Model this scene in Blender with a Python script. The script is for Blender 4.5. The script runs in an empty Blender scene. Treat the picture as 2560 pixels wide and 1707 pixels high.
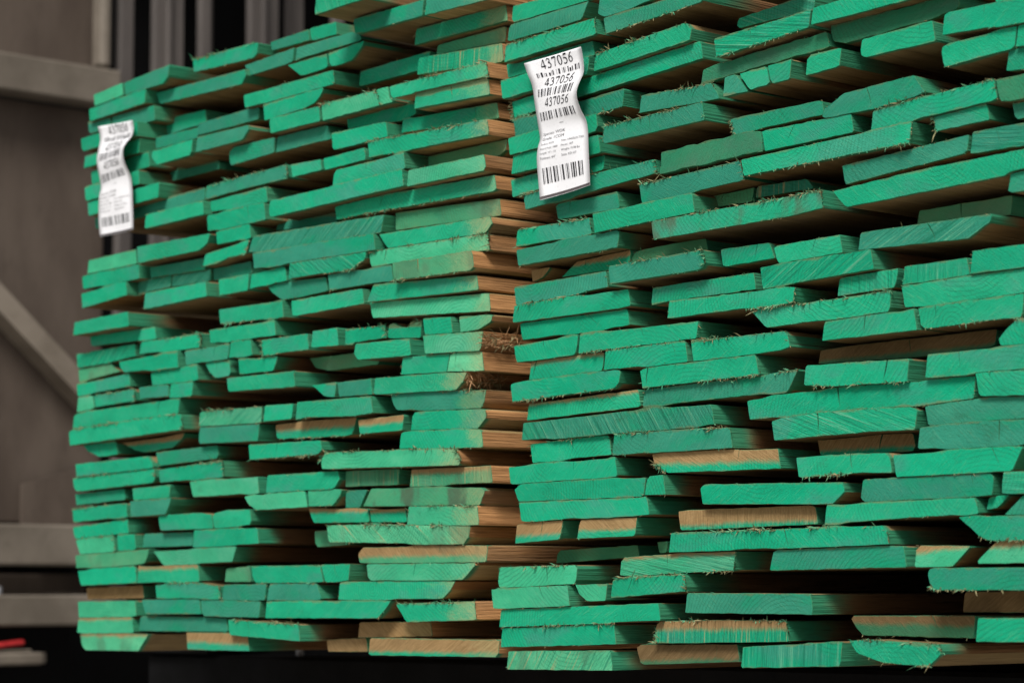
import bpy, math, random
from mathutils import Vector, Matrix

scene = bpy.context.scene
COL = scene.collection

# ---------------------------------------------------------------- camera
cam_data = bpy.data.cameras.new("camera")
cam = bpy.data.objects.new("camera", cam_data)
COL.objects.link(cam)
cam_data.sensor_width = 36.0
cam_data.lens = 36.0 * 5908.4 / 2560.0
cam_data.clip_start = 0.05
cam_data.clip_end = 300.0
RIGHT = Vector((0.65152305, 0.75860671, -0.00579456))
UP = Vector((0.0872351, -0.06732924, 0.99390986))
BACK = Vector((0.75359654, -0.64806067, -0.11004368))
m = Matrix((RIGHT, UP, BACK)).transposed().to_4x4()
m.translation = Vector((2.6, -2.2, 1.55))
cam.matrix_world = m
cam_data.dof.use_dof = True
cam_data.dof.focus_distance = 3.12
cam_data.dof.aperture_fstop = 5.6
scene.camera = cam

# ---------------------------------------------------------------- world, sun, exposure
SUN_DIR = Vector((0.40, -0.62, 0.80)).normalized()      # towards the sun
elev = math.asin(SUN_DIR.z)
world = bpy.data.worlds.new("World")
scene.world = world
world.use_nodes = True
wn = world.node_tree
wn.nodes.clear()
sky = wn.nodes.new("ShaderNodeTexSky")
sky.sky_type = 'NISHITA'
sky.sun_disc = False
sky.sun_elevation = elev
sky.sun_rotation = math.atan2(SUN_DIR.x, SUN_DIR.y)
sky.dust_density = 3.0
bw = wn.nodes.new("ShaderNodeRGBToBW")
mixs = wn.nodes.new("ShaderNodeMix")
mixs.data_type = 'RGBA'
mixs.inputs[0].default_value = 0.86          # overcast: nearly grey sky
bg = wn.nodes.new("ShaderNodeBackground")
bg.inputs[1].default_value = 0.088
wo = wn.nodes.new("ShaderNodeOutputWorld")
wn.links.new(sky.outputs[0], bw.inputs[0])
wn.links.new(sky.outputs[0], mixs.inputs[6])
wn.links.new(bw.outputs[0], mixs.inputs[7])
wn.links.new(mixs.outputs[2], bg.inputs[0])
wn.links.new(bg.outputs[0], wo.inputs[0])

sun_data = bpy.data.lights.new("sun", 'SUN')
sun_data.energy = 3.0
sun_data.angle = math.radians(18)
sun_data.color = (1.0, 0.97, 0.93)
sun = bpy.data.objects.new("sun", sun_data)
sun.rotation_euler = SUN_DIR.to_track_quat('Z', 'Y').to_euler()
sun.location = (-3, -5, 6)
COL.objects.link(sun)

scene.view_settings.view_transform = 'Standard'
scene.view_settings.look = 'None'
scene.view_settings.exposure = 0.35
scene.view_settings.gamma = 1.0
scene.view_settings.use_curve_mapping = False
scene.render.engine = 'CYCLES'
scene.cycles.max_bounces = 6
scene.cycles.diffuse_bounces = 4

random.seed(11)

# ---------------------------------------------------------------- helpers
def thing(o, label, cat, group=None):
    o["label"] = label
    o["category"] = cat
    if group:
        o["group"] = group
    return o

def empty(name, loc=(0, 0, 0)):
    o = bpy.data.objects.new(name, None)
    o.location = loc
    o.empty_display_size = 0.1
    COL.objects.link(o)
    return o

def mesh_obj(name, verts, faces, mats, parent=None, mat_idx=None, loc=(0, 0, 0)):
    me = bpy.data.meshes.new(name)
    me.from_pydata(verts, [], faces)
    for mt in (mats if isinstance(mats, (list, tuple)) else [mats]):
        me.materials.append(mt)
    if mat_idx:
        me.polygons.foreach_set("material_index", mat_idx)
    me.update()
    o = bpy.data.objects.new(name, me)
    o.location = loc
    COL.objects.link(o)
    if parent:
        o.parent = parent
    return o

class MB:
    """collects verts and faces of one mesh"""
    def __init__(self):
        self.v, self.f, self.m = [], [], []
    def add(self, vs, fs, mi=0):
        b = len(self.v)
        self.v += [tuple(x) for x in vs]
        self.f += [tuple(b + i for i in f) for f in fs]
        self.m += [mi] * len(fs)
    def box(self, x0, x1, y0, y1, z0, z1, bev=0.004, mi=0):
        # box with chamfered edges along all three axes
        b = min(bev, (x1 - x0) * .4, (y1 - y0) * .4, (z1 - z0) * .4)
        pts = []
        for x, sx in ((x0, 1), (x1, -1)):
            for y, sy in ((y0, 1), (y1, -1)):
                for z, sz in ((z0, 1), (z1, -1)):
                    pts += [(x, y + sy * b, z + sz * b), (x + sx * b, y, z + sz * b), (x + sx * b, y + sy * b, z)]
        def I(i, j, k, a): return (i * 4 + j * 2 + k) * 3 + a
        fs = []
        for i in (0, 1):
            fs.append([I(i, 0, 0, 0), I(i, 0, 1, 0), I(i, 1, 1, 0), I(i, 1, 0, 0)])
            fs.append([I(0, i, 0, 1), I(1, i, 0, 1), I(1, i, 1, 1), I(0, i, 1, 1)])
            fs.append([I(0, 0, i, 2), I(0, 1, i, 2), I(1, 1, i, 2), I(1, 0, i, 2)])
        for a in (0, 1):
            for c in (0, 1):
                fs.append([I(a, c, 0, 0), I(a, c, 1, 0), I(a, c, 1, 1), I(a, c, 0, 1)])
                fs.append([I(a, 0, c, 0), I(a, 1, c, 0), I(a, 1, c, 2), I(a, 0, c, 2)])
                fs.append([I(0, a, c, 1), I(1, a, c, 1), I(1, a, c, 2), I(0, a, c, 2)])
        for i in (0, 1):
            for j in (0, 1):
                for k in (0, 1):
                    fs.append([I(i, j, k, 0), I(i, j, k, 1), I(i, j, k, 2)])
        self.add(pts, fs, mi)
    def tube(self, p0, p1, r, n=10, mi=0):
        p0, p1 = Vector(p0), Vector(p1)
        q = (p1 - p0).to_track_quat('Z', 'Y')
        vs = []
        for c in (p0, p1):
            for k in range(n):
                a = 2 * math.pi * k / n
                vs.append(c + q @ Vector((math.cos(a) * r, math.sin(a) * r, 0)))
        fs = [[k, (k + 1) % n, n + (k + 1) % n, n + k] for k in range(n)]
        fs += [list(range(n))[::-1], list(range(n, 2 * n))]
        self.add(vs, fs, mi)
    def obj(self, name, mats, parent=None, loc=(0, 0, 0)):
        import bmesh
        o = mesh_obj(name, self.v, self.f, mats, parent, self.m, loc)
        bm = bmesh.new()
        bm.from_mesh(o.data)
        bmesh.ops.recalc_face_normals(bm, faces=bm.faces)
        bm.to_mesh(o.data)
        bm.free()
        return o

# ---------------------------------------------------------------- materials
class NT:
    """short node-tree writer"""
    def __init__(self, name):
        self.mat = bpy.data.materials.new(name)
        self.mat.use_nodes = True
        self.t = self.mat.node_tree
        self.t.nodes.clear()
        self.out = self.t.nodes.new("ShaderNodeOutputMaterial")
        self.b = self.t.nodes.new("ShaderNodeBsdfPrincipled")
        self.t.links.new(self.b.outputs[0], self.out.inputs[0])
    def n(self, typ, **kw):
        nd = self.t.nodes.new(typ)
        for k, v in kw.items():
            setattr(nd, k, v)
        return nd
    def put(self, sock, val):
        if hasattr(val, "is_output"):
            self.t.links.new(val, sock)
        elif val is not None:
            sock.default_value = val
    def math(self, op, a, b=None, c=None, clamp=False):
        nd = self.n("ShaderNodeMath", operation=op, use_clamp=clamp)
        for i, v in enumerate((a, b, c)):
            if v is not None:
                self.put(nd.inputs[i], v)
        return nd.outputs[0]
    def mix(self, f, a, b, blend='MIX'):
        nd = self.n("ShaderNodeMix", data_type='RGBA', blend_type=blend)
        self.put(nd.inputs[0], f)
        for i, v in ((6, a), (7, b)):
            self.put(nd.inputs[i], (*v, 1) if isinstance(v, tuple) and len(v) == 3 else v)
        return nd.outputs[2]
    def attr(self, name):
        return self.n("ShaderNodeAttribute", attribute_type='OBJECT', attribute_name=name).outputs['Fac']
    def noise(self, vec, scale, detail=3, rough=.55, dist=0):
        nd = self.n("ShaderNodeTexNoise")
        self.put(nd.inputs['Vector'], vec)
        nd.inputs['Scale'].default_value = scale
        nd.inputs['Detail'].default_value = detail
        nd.inputs['Roughness'].default_value = rough
        nd.inputs['Distortion'].default_value = dist
        return nd.outputs['Fac']
    def mapr(self, v, a, b, c=0, d=1, smooth=True):
        nd = self.n("ShaderNodeMapRange", interpolation_type='SMOOTHSTEP' if smooth else 'LINEAR')
        for i, x in enumerate((v, a, b, c, d)):
            self.put(nd.inputs[i], x)
        return nd.outputs[0]
    def vmul(self, v, s):
        nd = self.n("ShaderNodeVectorMath", operation='MULTIPLY')
        self.put(nd.inputs[0], v)
        nd.inputs[1].default_value = s
        return nd.outputs[0]
    def vadd(self, v, s):
        nd = self.n("ShaderNodeVectorMath", operation='ADD')
        self.put(nd.inputs[0], v)
        self.put(nd.inputs[1], s)
        return nd.outputs[0]
    def bump(self, h, strength, dist):
        nd = self.n("ShaderNodeBump")
        nd.inputs['Strength'].default_value = strength
        nd.inputs['Distance'].default_value = dist
        self.put(nd.inputs['Height'], h)
        self.t.links.new(nd.outputs[0], self.b.inputs['Normal'])
    def fin(self, col, rough=.8, spec=.25, metal=0):
        self.put(self.b.inputs['Base Color'], (*col, 1) if isinstance(col, tuple) else col)
        self.put(self.b.inputs['Roughness'], rough)
        self.b.inputs['Specular IOR Level'].default_value = spec
        self.b.inputs['Metallic'].default_value = metal
        return self.mat

def shifted(t, coord='Object'):
    """object coordinates moved by a per-object random offset"""
    tc = t.n("ShaderNodeTexCoord")
    oi = t.n("ShaderNodeObjectInfo")
    cm = t.n("ShaderNodeCombineXYZ")
    r = t.math('MULTIPLY', oi.outputs['Random'], 37.0)
    r2 = t.math('MULTIPLY', oi.outputs['Random'], 91.0)
    t.put(cm.inputs[0], r)
    t.put(cm.inputs[1], r2)
    t.put(cm.inputs[2], r)
    return tc.outputs[coord], t.vadd(tc.outputs[coord], cm.outputs[0]), oi.outputs['Random'], tc

WOOD_A, WOOD_B = (0.58, 0.300, 0.122), (0.36, 0.172, 0.066)

def make_painted_end():
    t = NT("painted_end_grain")
    raw, co, rnd, tc = shifted(t)
    tint, tone, bare, streak, sang, stain = [t.attr(k) for k in ("tint", "tone", "bare", "streak", "saw_angle", "stain")]
    # saw marks across the cut, direction differs from board to board
    rot = t.n("ShaderNodeVectorRotate", rotation_type='Y_AXIS')
    t.put(rot.inputs['Vector'], co)
    t.put(rot.inputs['Angle'], sang)
    fine = t.noise(t.vmul(rot.outputs[0], (640.0, 30.0, 42.0)), 1.0, 4, .7)
    med = t.noise(t.vmul(rot.outputs[0], (230.0, 14.0, 6.0)), 1.0, 5, .68)
    blot = t.noise(t.vmul(co, (11.0, 11.0, 26.0)), 1.0, 4, .6)
    spk = t.noise(co, 520.0, 2, .6)
    # growth rings round a pith that lies above or below the board
    sr = t.n("ShaderNodeSeparateXYZ")
    t.put(sr.inputs[0], raw)
    rx = t.math('ADD', sr.outputs[0], t.math('MULTIPLY', t.math('SUBTRACT', t.math('FRACT', t.math('MULTIPLY', rnd, 17.3)), .5), .22))
    rz = t.math('ADD', sr.outputs[2], t.math('MULTIPLY', t.math('SUBTRACT', t.math('FRACT', t.math('MULTIPLY', rnd, 53.7)), .5), .26))
    rad = t.math('SQRT', t.math('ADD', t.math('MULTIPLY', rx, rx), t.math('MULTIPLY', rz, rz)))
    wob = t.noise(t.vmul(co, (28.0, 28.0, 28.0)), 1.0, 3, .6)
    rs = t.math('SINE', t.math('ADD', t.math('MULTIPLY', rad, 1150.0), t.math('MULTIPLY', wob, 13.0)))
    ring = t.math('MULTIPLY', t.mapr(rs, .25, 1.0), t.mapr(t.noise(t.vmul(co, (9.0, 9.0, 9.0)), 1.0, 2, .5), .42, .60))
    tt = t.math('ADD', tint, t.math('MULTIPLY', t.math('SUBTRACT', blot, .5), 3.0), clamp=True)
    # second coat: a patch with a fairly sharp border on part of the ends
    pn = t.noise(t.vmul(co, (5.0, 5.0, 9.0)), 1.0, 2, .5, .4)
    tt = t.math('ADD', tt, t.math('MULTIPLY', t.mapr(pn, .52, .56), .30), clamp=True)
    tt = t.mapr(tt, .10, .95)
    col = t.mix(tt, (0.004, 0.335, 0.175), (0.028, 0.245, 0.160))
    pale = t.math('MULTIPLY', t.mapr(blot, .45, .75), .35)
    col = t.mix(t.math('ADD', t.math('MULTIPLY', t.attr("pale"), .55), t.math('MULTIPLY', pale, t.attr("pale")), clamp=True), col, (0.13, 0.50, 0.26))
    # light scuffs and dark pores along the saw marks
    scuff = t.math('MULTIPLY', t.mapr(fine, .54, .68), t.math('ADD', .13, t.math('MULTIPLY', streak, .08)))
    col = t.mix(scuff, col, (0.30, 0.36, 0.19))
    dark = t.math('MULTIPLY', t.mapr(fine, .47, .34), .22)
    col = t.mix(dark, col, (0.006, 0.13, 0.065))
    col = t.mix(t.math('MULTIPLY', ring, .34), col, (0.012, 0.12, 0.062))
    # deep saw scores on some boards
    sc1 = t.math('MULTIPLY', t.mapr(med, .56, .66), streak)
    col = t.mix(t.math('MULTIPLY', sc1, .75), col, t.mix(t.attr("tan"), (0.13, 0.40, 0.25), (0.40, 0.32, 0.15)))
    sc2 = t.math('MULTIPLY', t.mapr(med, .47, .36), streak)
    col = t.mix(t.math('MULTIPLY', sc2, .7), col, (0.008, 0.16, 0.09))
    col = t.mix(t.math('MULTIPLY', t.mapr(spk, .56, .74), .42), col, (0.025, 0.13, 0.065))
    # dusty, worn rim along the upper edge and here and there below
    uv = t.n("ShaderNodeUVMap", uv_map="face")
    sp = t.n("ShaderNodeSeparateXYZ")
    t.put(sp.inputs[0], uv.outputs[0])
    rimn = t.noise(t.vmul(co, (34.0, 34.0, 60.0)), 1.0, 4, .65)
    rim = t.mapr(t.math('ADD', sp.outputs[1], t.math('MULTIPLY', t.math('SUBTRACT', rimn, .5), .55)), .90, 1.06)
    rim2 = t.mapr(t.math('ADD', t.math('SUBTRACT', 1.0, sp.outputs[1]), t.math('MULTIPLY', t.math('SUBTRACT', rimn, .5), .5)), .95, 1.10)
    col = t.mix(t.math('MULTIPLY', t.math('MAXIMUM', rim, rim2), .62), col, (0.17, 0.17, 0.075))
    # thin dirt
    dirt = t.mapr(t.noise(t.vmul(co, (21.0, 21.0, 34.0)), 1.0, 6, .72), .55, .80)
    col = t.mix(t.math('MULTIPLY', dirt, .40), col, (0.035, 0.105, 0.052))
    # olive, where little paint took
    oli = t.attr("olive")
    col = t.mix(t.math('MULTIPLY', oli, t.math('ADD', .12, t.math('MULTIPLY', blot, .55))), col, (0.17, 0.22, 0.09))
    # bare wood left by the board that lay over this end
    edge = t.math('ADD', sp.outputs[1], t.math('MULTIPLY', t.math('SUBTRACT', t.noise(t.vmul(co, (22.0, 22.0, 26.0)), 1.0, 5, .7), .5), .42))
    edge = t.math('ADD', edge, t.math('MULTIPLY', t.math('SUBTRACT', fine, .5), .35))
    bw_ = t.math('SUBTRACT', 1.0, bare)
    bf = t.math('MULTIPLY', t.mapr(edge, t.math('SUBTRACT', bw_, .20), t.math('ADD', bw_, .14)), t.math('GREATER_THAN', bare, .01))
    wood = t.mix(t.mapr(fine, .25, .8), (0.215, 0.135, 0.055), (0.37, 0.245, 0.115))
    wood = t.mix(t.math('MULTIPLY', ring, .18), wood, (0.19, 0.11, 0.055))
    col = t.mix(bf, col, wood)
    # thin coat that fades to wood towards the pack's corner
    fd = t.math('ADD', t.math('SUBTRACT', t.attr("width"), sp.outputs[0]), t.math('ADD', t.math('MULTIPLY', t.math('SUBTRACT', blot, .5), .22), t.math('MULTIPLY', t.math('SUBTRACT', spk, .5), .10)))
    ff = t.math('MULTIPLY', t.mapr(fd, .0, .075, 1, 0), t.attr("fade"))
    col = t.mix(t.math('MULTIPLY', ff, t.math('ADD', -.25, t.math('MULTIPLY', fine, 1.5), clamp=True)), col, (0.42, 0.36, 0.17))
    # grey-brown stain and knots
    st = t.math('MULTIPLY', t.mapr(t.noise(t.vmul(co, (17.0, 17.0, 11.0)), 1.0, 3, .5), .50, .62), stain)
    col = t.mix(t.math('MULTIPLY', st, .75), col, (0.075, 0.10, 0.065))
    hsv = t.n("ShaderNodeHueSaturation")
    t.put(hsv.inputs['Color'], col)
    t.put(hsv.inputs['Value'], t.math('MULTIPLY', tone, t.math('ADD', .66, t.math('MULTIPLY', blot, .68))))
    h = t.math('ADD', t.math('MULTIPLY', fine, .6), t.math('ADD', t.math('MULTIPLY', spk, .5), t.math('MULTIPLY', t.math('MULTIPLY', med, streak), 2.2)))
    t.bump(h, .8, .0016)
    return t.fin(hsv.outputs[0], .82, .12)

def make_wood(name, spray_attr, a, b, tone_mix=1.0):
    t = NT(name)
    raw, co, rnd, tc = shifted(t)
    g = t.noise(t.vmul(co, (60.0, 3.0, 42.0)), 1.0, 5, .65, .5)
    g2 = t.noise(t.vmul(co, (420.0, 14.0, 420.0)), 1.0, 2, .6)
    bl = t.noise(t.vmul(co, (9.0, 3.0, 9.0)), 1.0, 3, .6)
    col = t.mix(t.mapr(g, .26, .76), b, a)
    col = t.mix(t.math('MULTIPLY', t.mapr(g2, .50, .30), .45), col, tuple(x * .42 for x in b))
    col = t.mix(t.math('MULTIPLY', t.mapr(bl, .5, .7), .35), col, (0.23, 0.17, 0.105))
    col = t.mix(1.0, col, t.math('ADD', t.math('MULTIPLY', t.attr('wood_tone_shade'), tone_mix), 1.0 - tone_mix), 'MULTIPLY')  # per-board tone, with the shade between inner boards painted in
    # green overspray that fades away from the painted end
    sp = t.n("ShaderNodeSeparateXYZ")
    t.put(sp.inputs[0], raw)
    spray = t.attr(spray_attr)
    depth = t.math('ADD', sp.outputs[1], t.math('MULTIPLY', t.math('SUBTRACT', t.noise(t.vmul(co, (16.0, 10.0, 30.0)), 1.0, 3, .6), .5), t.math('MULTIPLY', spray, .9)))
    f = t.mapr(depth, t.math('MULTIPLY', spray, .25), t.math('ADD', spray, .0005), 1, 0)
    f = t.math('MULTIPLY', f, t.math('GREATER_THAN', spray, .0001))
    col = t.mix(t.math('MULTIPLY', f, .88), col, (0.012, 0.205, 0.105))
    chk = t.noise(t.vmul(co, (150.0, 4.5, 300.0)), 1.0, 3, .6)
    col = t.mix(t.math('MULTIPLY', t.mapr(chk, .66, .72), .8), col, (0.030, 0.017, 0.010))
    wth = t.noise(t.vmul(co, (12.0, 5.0, 30.0)), 1.0, 4, .65)
    col = t.mix(t.math('MULTIPLY', t.mapr(wth, .52, .72), .5), col, t.mix(1.0, col, (0.42, 0.40, 0.40), 'MULTIPLY'))
    t.bump(t.math('ADD', t.math('MULTIPLY', g, .5), t.math('SUBTRACT', g2, chk)), .9, .002)
    return t.fin(col, .85, .2)

M_END = make_painted_end()
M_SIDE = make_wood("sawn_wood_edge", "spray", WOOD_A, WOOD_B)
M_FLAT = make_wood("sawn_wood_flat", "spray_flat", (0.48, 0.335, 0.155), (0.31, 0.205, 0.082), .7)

def simple(name, c1, c2, scale=30, rough=.8, spec=.25, metal=0, bump=.2, bd=.001, stretch=(1, 1, 1)):
    t = NT(name)
    raw, co, rnd, tc = shifted(t)
    v = t.vmul(co, stretch)
    a = t.noise(v, scale, 5, .6)
    b = t.noise(v, scale * 9, 3, .6)
    col = t.mix(t.mapr(a, .35, .68), c1, c2)
    col = t.mix(t.math('MULTIPLY', t.mapr(b, .55, .75), .3), col, tuple(x * .6 for x in c1))
    t.bump(t.math('ADD', a, t.math('MULTIPLY', b, .5)), bump, bd)
    return t.fin(col, rough, spec, metal)

M_ARRIS = simple("worn_edge", (0.008, 0.20, 0.10), (0.075, 0.17, 0.08), 70)
M_FIB_TAN = simple("splinter_tan", (0.13, 0.14, 0.065), (0.30, 0.25, 0.13), 90)
M_FIB_GRN = simple("splinter_green", (0.05, 0.26, 0.14), (0.16, 0.30, 0.16), 90)
M_FIB_BRN = simple("splinter_brown", (0.55, 0.33, 0.17), (0.36, 0.19, 0.09), 90)
M_PANEL = simple("brown_grey_sheet", (0.060, 0.044, 0.034), (0.108, 0.084, 0.066), 3, .75, .2, stretch=(1, 1, .35))
M_BEAM = simple("grey_steel_beam", (0.108, 0.090, 0.070), (0.168, 0.142, 0.113), 4, .7, .3)
M_BRACE = simple("pale_steel_brace", (0.14, 0.115, 0.088), (0.215, 0.180, 0.142), 5, .7, .3)
M_POST = simple("grey_steel_post", (0.055, 0.047, 0.043), (0.10, 0.086, 0.078), 5, .7, .3, stretch=(1, 1, .2))
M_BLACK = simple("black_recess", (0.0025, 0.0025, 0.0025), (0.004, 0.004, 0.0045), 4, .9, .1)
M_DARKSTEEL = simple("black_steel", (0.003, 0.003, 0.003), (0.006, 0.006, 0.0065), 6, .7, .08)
M_BOLT = simple("worn_bolt_steel", (0.28, 0.28, 0.29), (0.40, 0.40, 0.42), 40, .45, .5, .6)
M_RED = simple("red_paint", (0.30, 0.010, 0.012), (0.38, 0.02, 0.02), 30, .5, .4)
M_GROUND = simple("concrete_ground", (0.31, 0.29, 0.26), (0.40, 0.378, 0.345), 2, .9, .2)
M_PAPER = simple("white_paper", (0.76, 0.76, 0.78), (0.79, 0.79, 0.81), 30, .6, .3, bump=.05)
M_INK = simple("black_ink", (0.012, 0.012, 0.016), (0.020, 0.020, 0.024), 200, .5, .3, bump=0.02)
M_INK2 = simple("worn_ink", (0.10, 0.10, 0.105), (0.24, 0.24, 0.25), 260, .5, .3, bump=0.02)
M_STRIP = simple("dark_bottom_strip", (0.075, 0.062, 0.064), (0.10, 0.085, 0.086), 40, .6, .3)

# ---------------------------------------------------------------- setting: ground
g = mesh_obj("ground", [(-60, -60, 0), (60, -60, 0), (60, 60, 0), (-60, 60, 0)], [(0, 1, 2, 3)], M_GROUND)
g["kind"] = "structure"

# ---------------------------------------------------------------- steel frame wall beside the far pack
XF = -3.12                                   # front of its beams
wall = thing(empty("steel_wall", (XF, 1.2, 0)), "brown-grey steel frame wall with beams, a diagonal brace and upright channels", "wall")
def wpart(name, boxes, mat, bev=.006):
    mb = MB()
    for x0, x1, y0, y1, z0, z1 in boxes:
        mb.box(x0 - XF, x1 - XF, y0 - 1.2, y1 - 1.2, z0, z1, bev)
    return mb.obj(name, mat, wall)
wpart("panel", [(XF - .115, XF - .085, -1.2, 1.241, 3.062, 4.6)], M_PANEL)
wpart("panel", [(XF - .115, XF - .085, -1.2, 1.262, 1.776, 2.953)], M_PANEL)
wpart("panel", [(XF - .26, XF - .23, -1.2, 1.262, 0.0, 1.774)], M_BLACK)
wpart("panel", [(XF - .06, XF - .03, 1.272, 1.322, 1.52, 4.6)], M_POST)
wpart("beam", [(XF - .084, XF, -1.2, 1.262, 2.955, 3.060)], M_BEAM)
wpart("beam", [(XF - .084, XF, -1.2, 1.262, 1.660, 1.771)], M_BEAM)
wpart("beam", [(XF - .084, XF, -1.2, 1.262, 1.497, 1.581)], M_BEAM)
wpart("inner_rail", [(XF - .20, XF - .16, -1.2, 1.262, 1.585, 1.640)], M_PANEL)
wpart("post", [(XF - .070, XF - .010, 1.200, 1.238, 3.064, 4.6)], M_BEAM, .012)
# diagonal brace
def wall_prism(name, poly, x0, x1, mat):
    n = len(poly)
    vs = [(x0 - XF, y - 1.2, z) for y, z in poly] + [(x1 - XF, y - 1.2, z) for y, z in poly]
    fs = [list(range(n)), list(range(n, 2 * n))] + [[k, (k + 1) % n, n + (k + 1) % n, n + k] for k in range(n)]
    mb = MB()
    mb.add(vs, fs)
    return mb.obj(name, mat, wall)
wall_prism("brace", [(.10, 3.118 - .005), (1.262, 2.098), (1.262, 2.022), (.10, 3.036 - .005)], XF - .083, XF - .002, M_BRACE)
wall_prism("gusset_plate", [(1.0, 1.773), (1.0, 1.881), (1.262, 1.952), (1.262, 1.773)], XF - .070, XF - .062, M_PANEL)
# upright channels before black sheets that stand in for the recess's shade
wpart("recess_shade", [(XF - 1.3, XF - 1.27, 1.26, 4.8, 0.0, 4.6), (XF - 1.27, XF - .27, 4.77, 4.8, 0.0, 4.6), (XF - 1.3, XF - .0, 1.26, 4.8, 4.601, 4.64)], M_BLACK)
for y0, y1, x, rib in ((1.400, 1.502, .02, 1.440), (1.565, 1.603, .03, None), (1.632, 1.649, .09, None), (1.720, 1.826, .0, 1.762), (1.930, 1.990, .10, None), (2.075, 2.115, .06, None), (2.25, 2.36, .0, 2.30)):
    bx = [(XF - .055 - x, XF - .03 - x, y0, y1, 1.52, 4.6)]
    if rib:
        bx.append((XF - .0295 - x, XF - .012 - x, rib - .008, rib + .010, 1.52, 4.6))
    wpart("upright_channel", bx, M_POST, .004)
mb = MB()
for y in (.915, .70):
    mb.tube((XF - .03 - XF, y - 1.2, 1.582), (XF - .03 - XF, y - 1.2, 1.604), .011, 6)
mb.obj("bolt", M_BOLT, wall)

# grey bar and red piece by the foot of the wall
mb = MB()
mb.box(-.045, .0, -.55, .112, -.020, .013, .006)
mb.box(-.040, -.006, -.55, .080, .0135, .022, .004)
mb.tube((-.023, .108, -.016), (-.023, .108, .012), .020, 12)
thing(mb.obj("step_bar", M_BEAM, None, (XF, .93, 1.413)), "rounded grey steel bar low beside the wall's foot", "bar")
mb = MB()
vs = []
mb.box(-.03, .0, -.40, .0, -.008, .006, .005)
o = mb.obj("red_handle", M_RED, None, (XF, .985, 1.455))
o.rotation_euler = (math.radians(6), 0, 0)
thing(o, "thin red handle just above the rounded grey bar", "handle")

# ---------------------------------------------------------------- black rack that carries both packs
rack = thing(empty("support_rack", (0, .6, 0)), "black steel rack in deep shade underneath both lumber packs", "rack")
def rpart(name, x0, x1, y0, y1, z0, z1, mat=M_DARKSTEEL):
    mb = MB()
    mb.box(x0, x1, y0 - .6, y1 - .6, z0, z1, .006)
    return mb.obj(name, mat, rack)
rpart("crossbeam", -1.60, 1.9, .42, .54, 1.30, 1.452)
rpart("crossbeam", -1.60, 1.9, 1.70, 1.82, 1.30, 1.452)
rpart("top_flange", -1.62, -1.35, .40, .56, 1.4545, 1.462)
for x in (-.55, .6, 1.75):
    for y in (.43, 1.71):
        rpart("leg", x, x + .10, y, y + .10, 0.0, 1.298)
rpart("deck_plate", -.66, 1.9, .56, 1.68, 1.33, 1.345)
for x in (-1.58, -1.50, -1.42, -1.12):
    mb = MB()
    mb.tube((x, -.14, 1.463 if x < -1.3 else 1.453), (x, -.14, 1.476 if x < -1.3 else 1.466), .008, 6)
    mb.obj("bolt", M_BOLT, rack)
bearers = (( -1.05, .0), (.12, 1.55))

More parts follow.
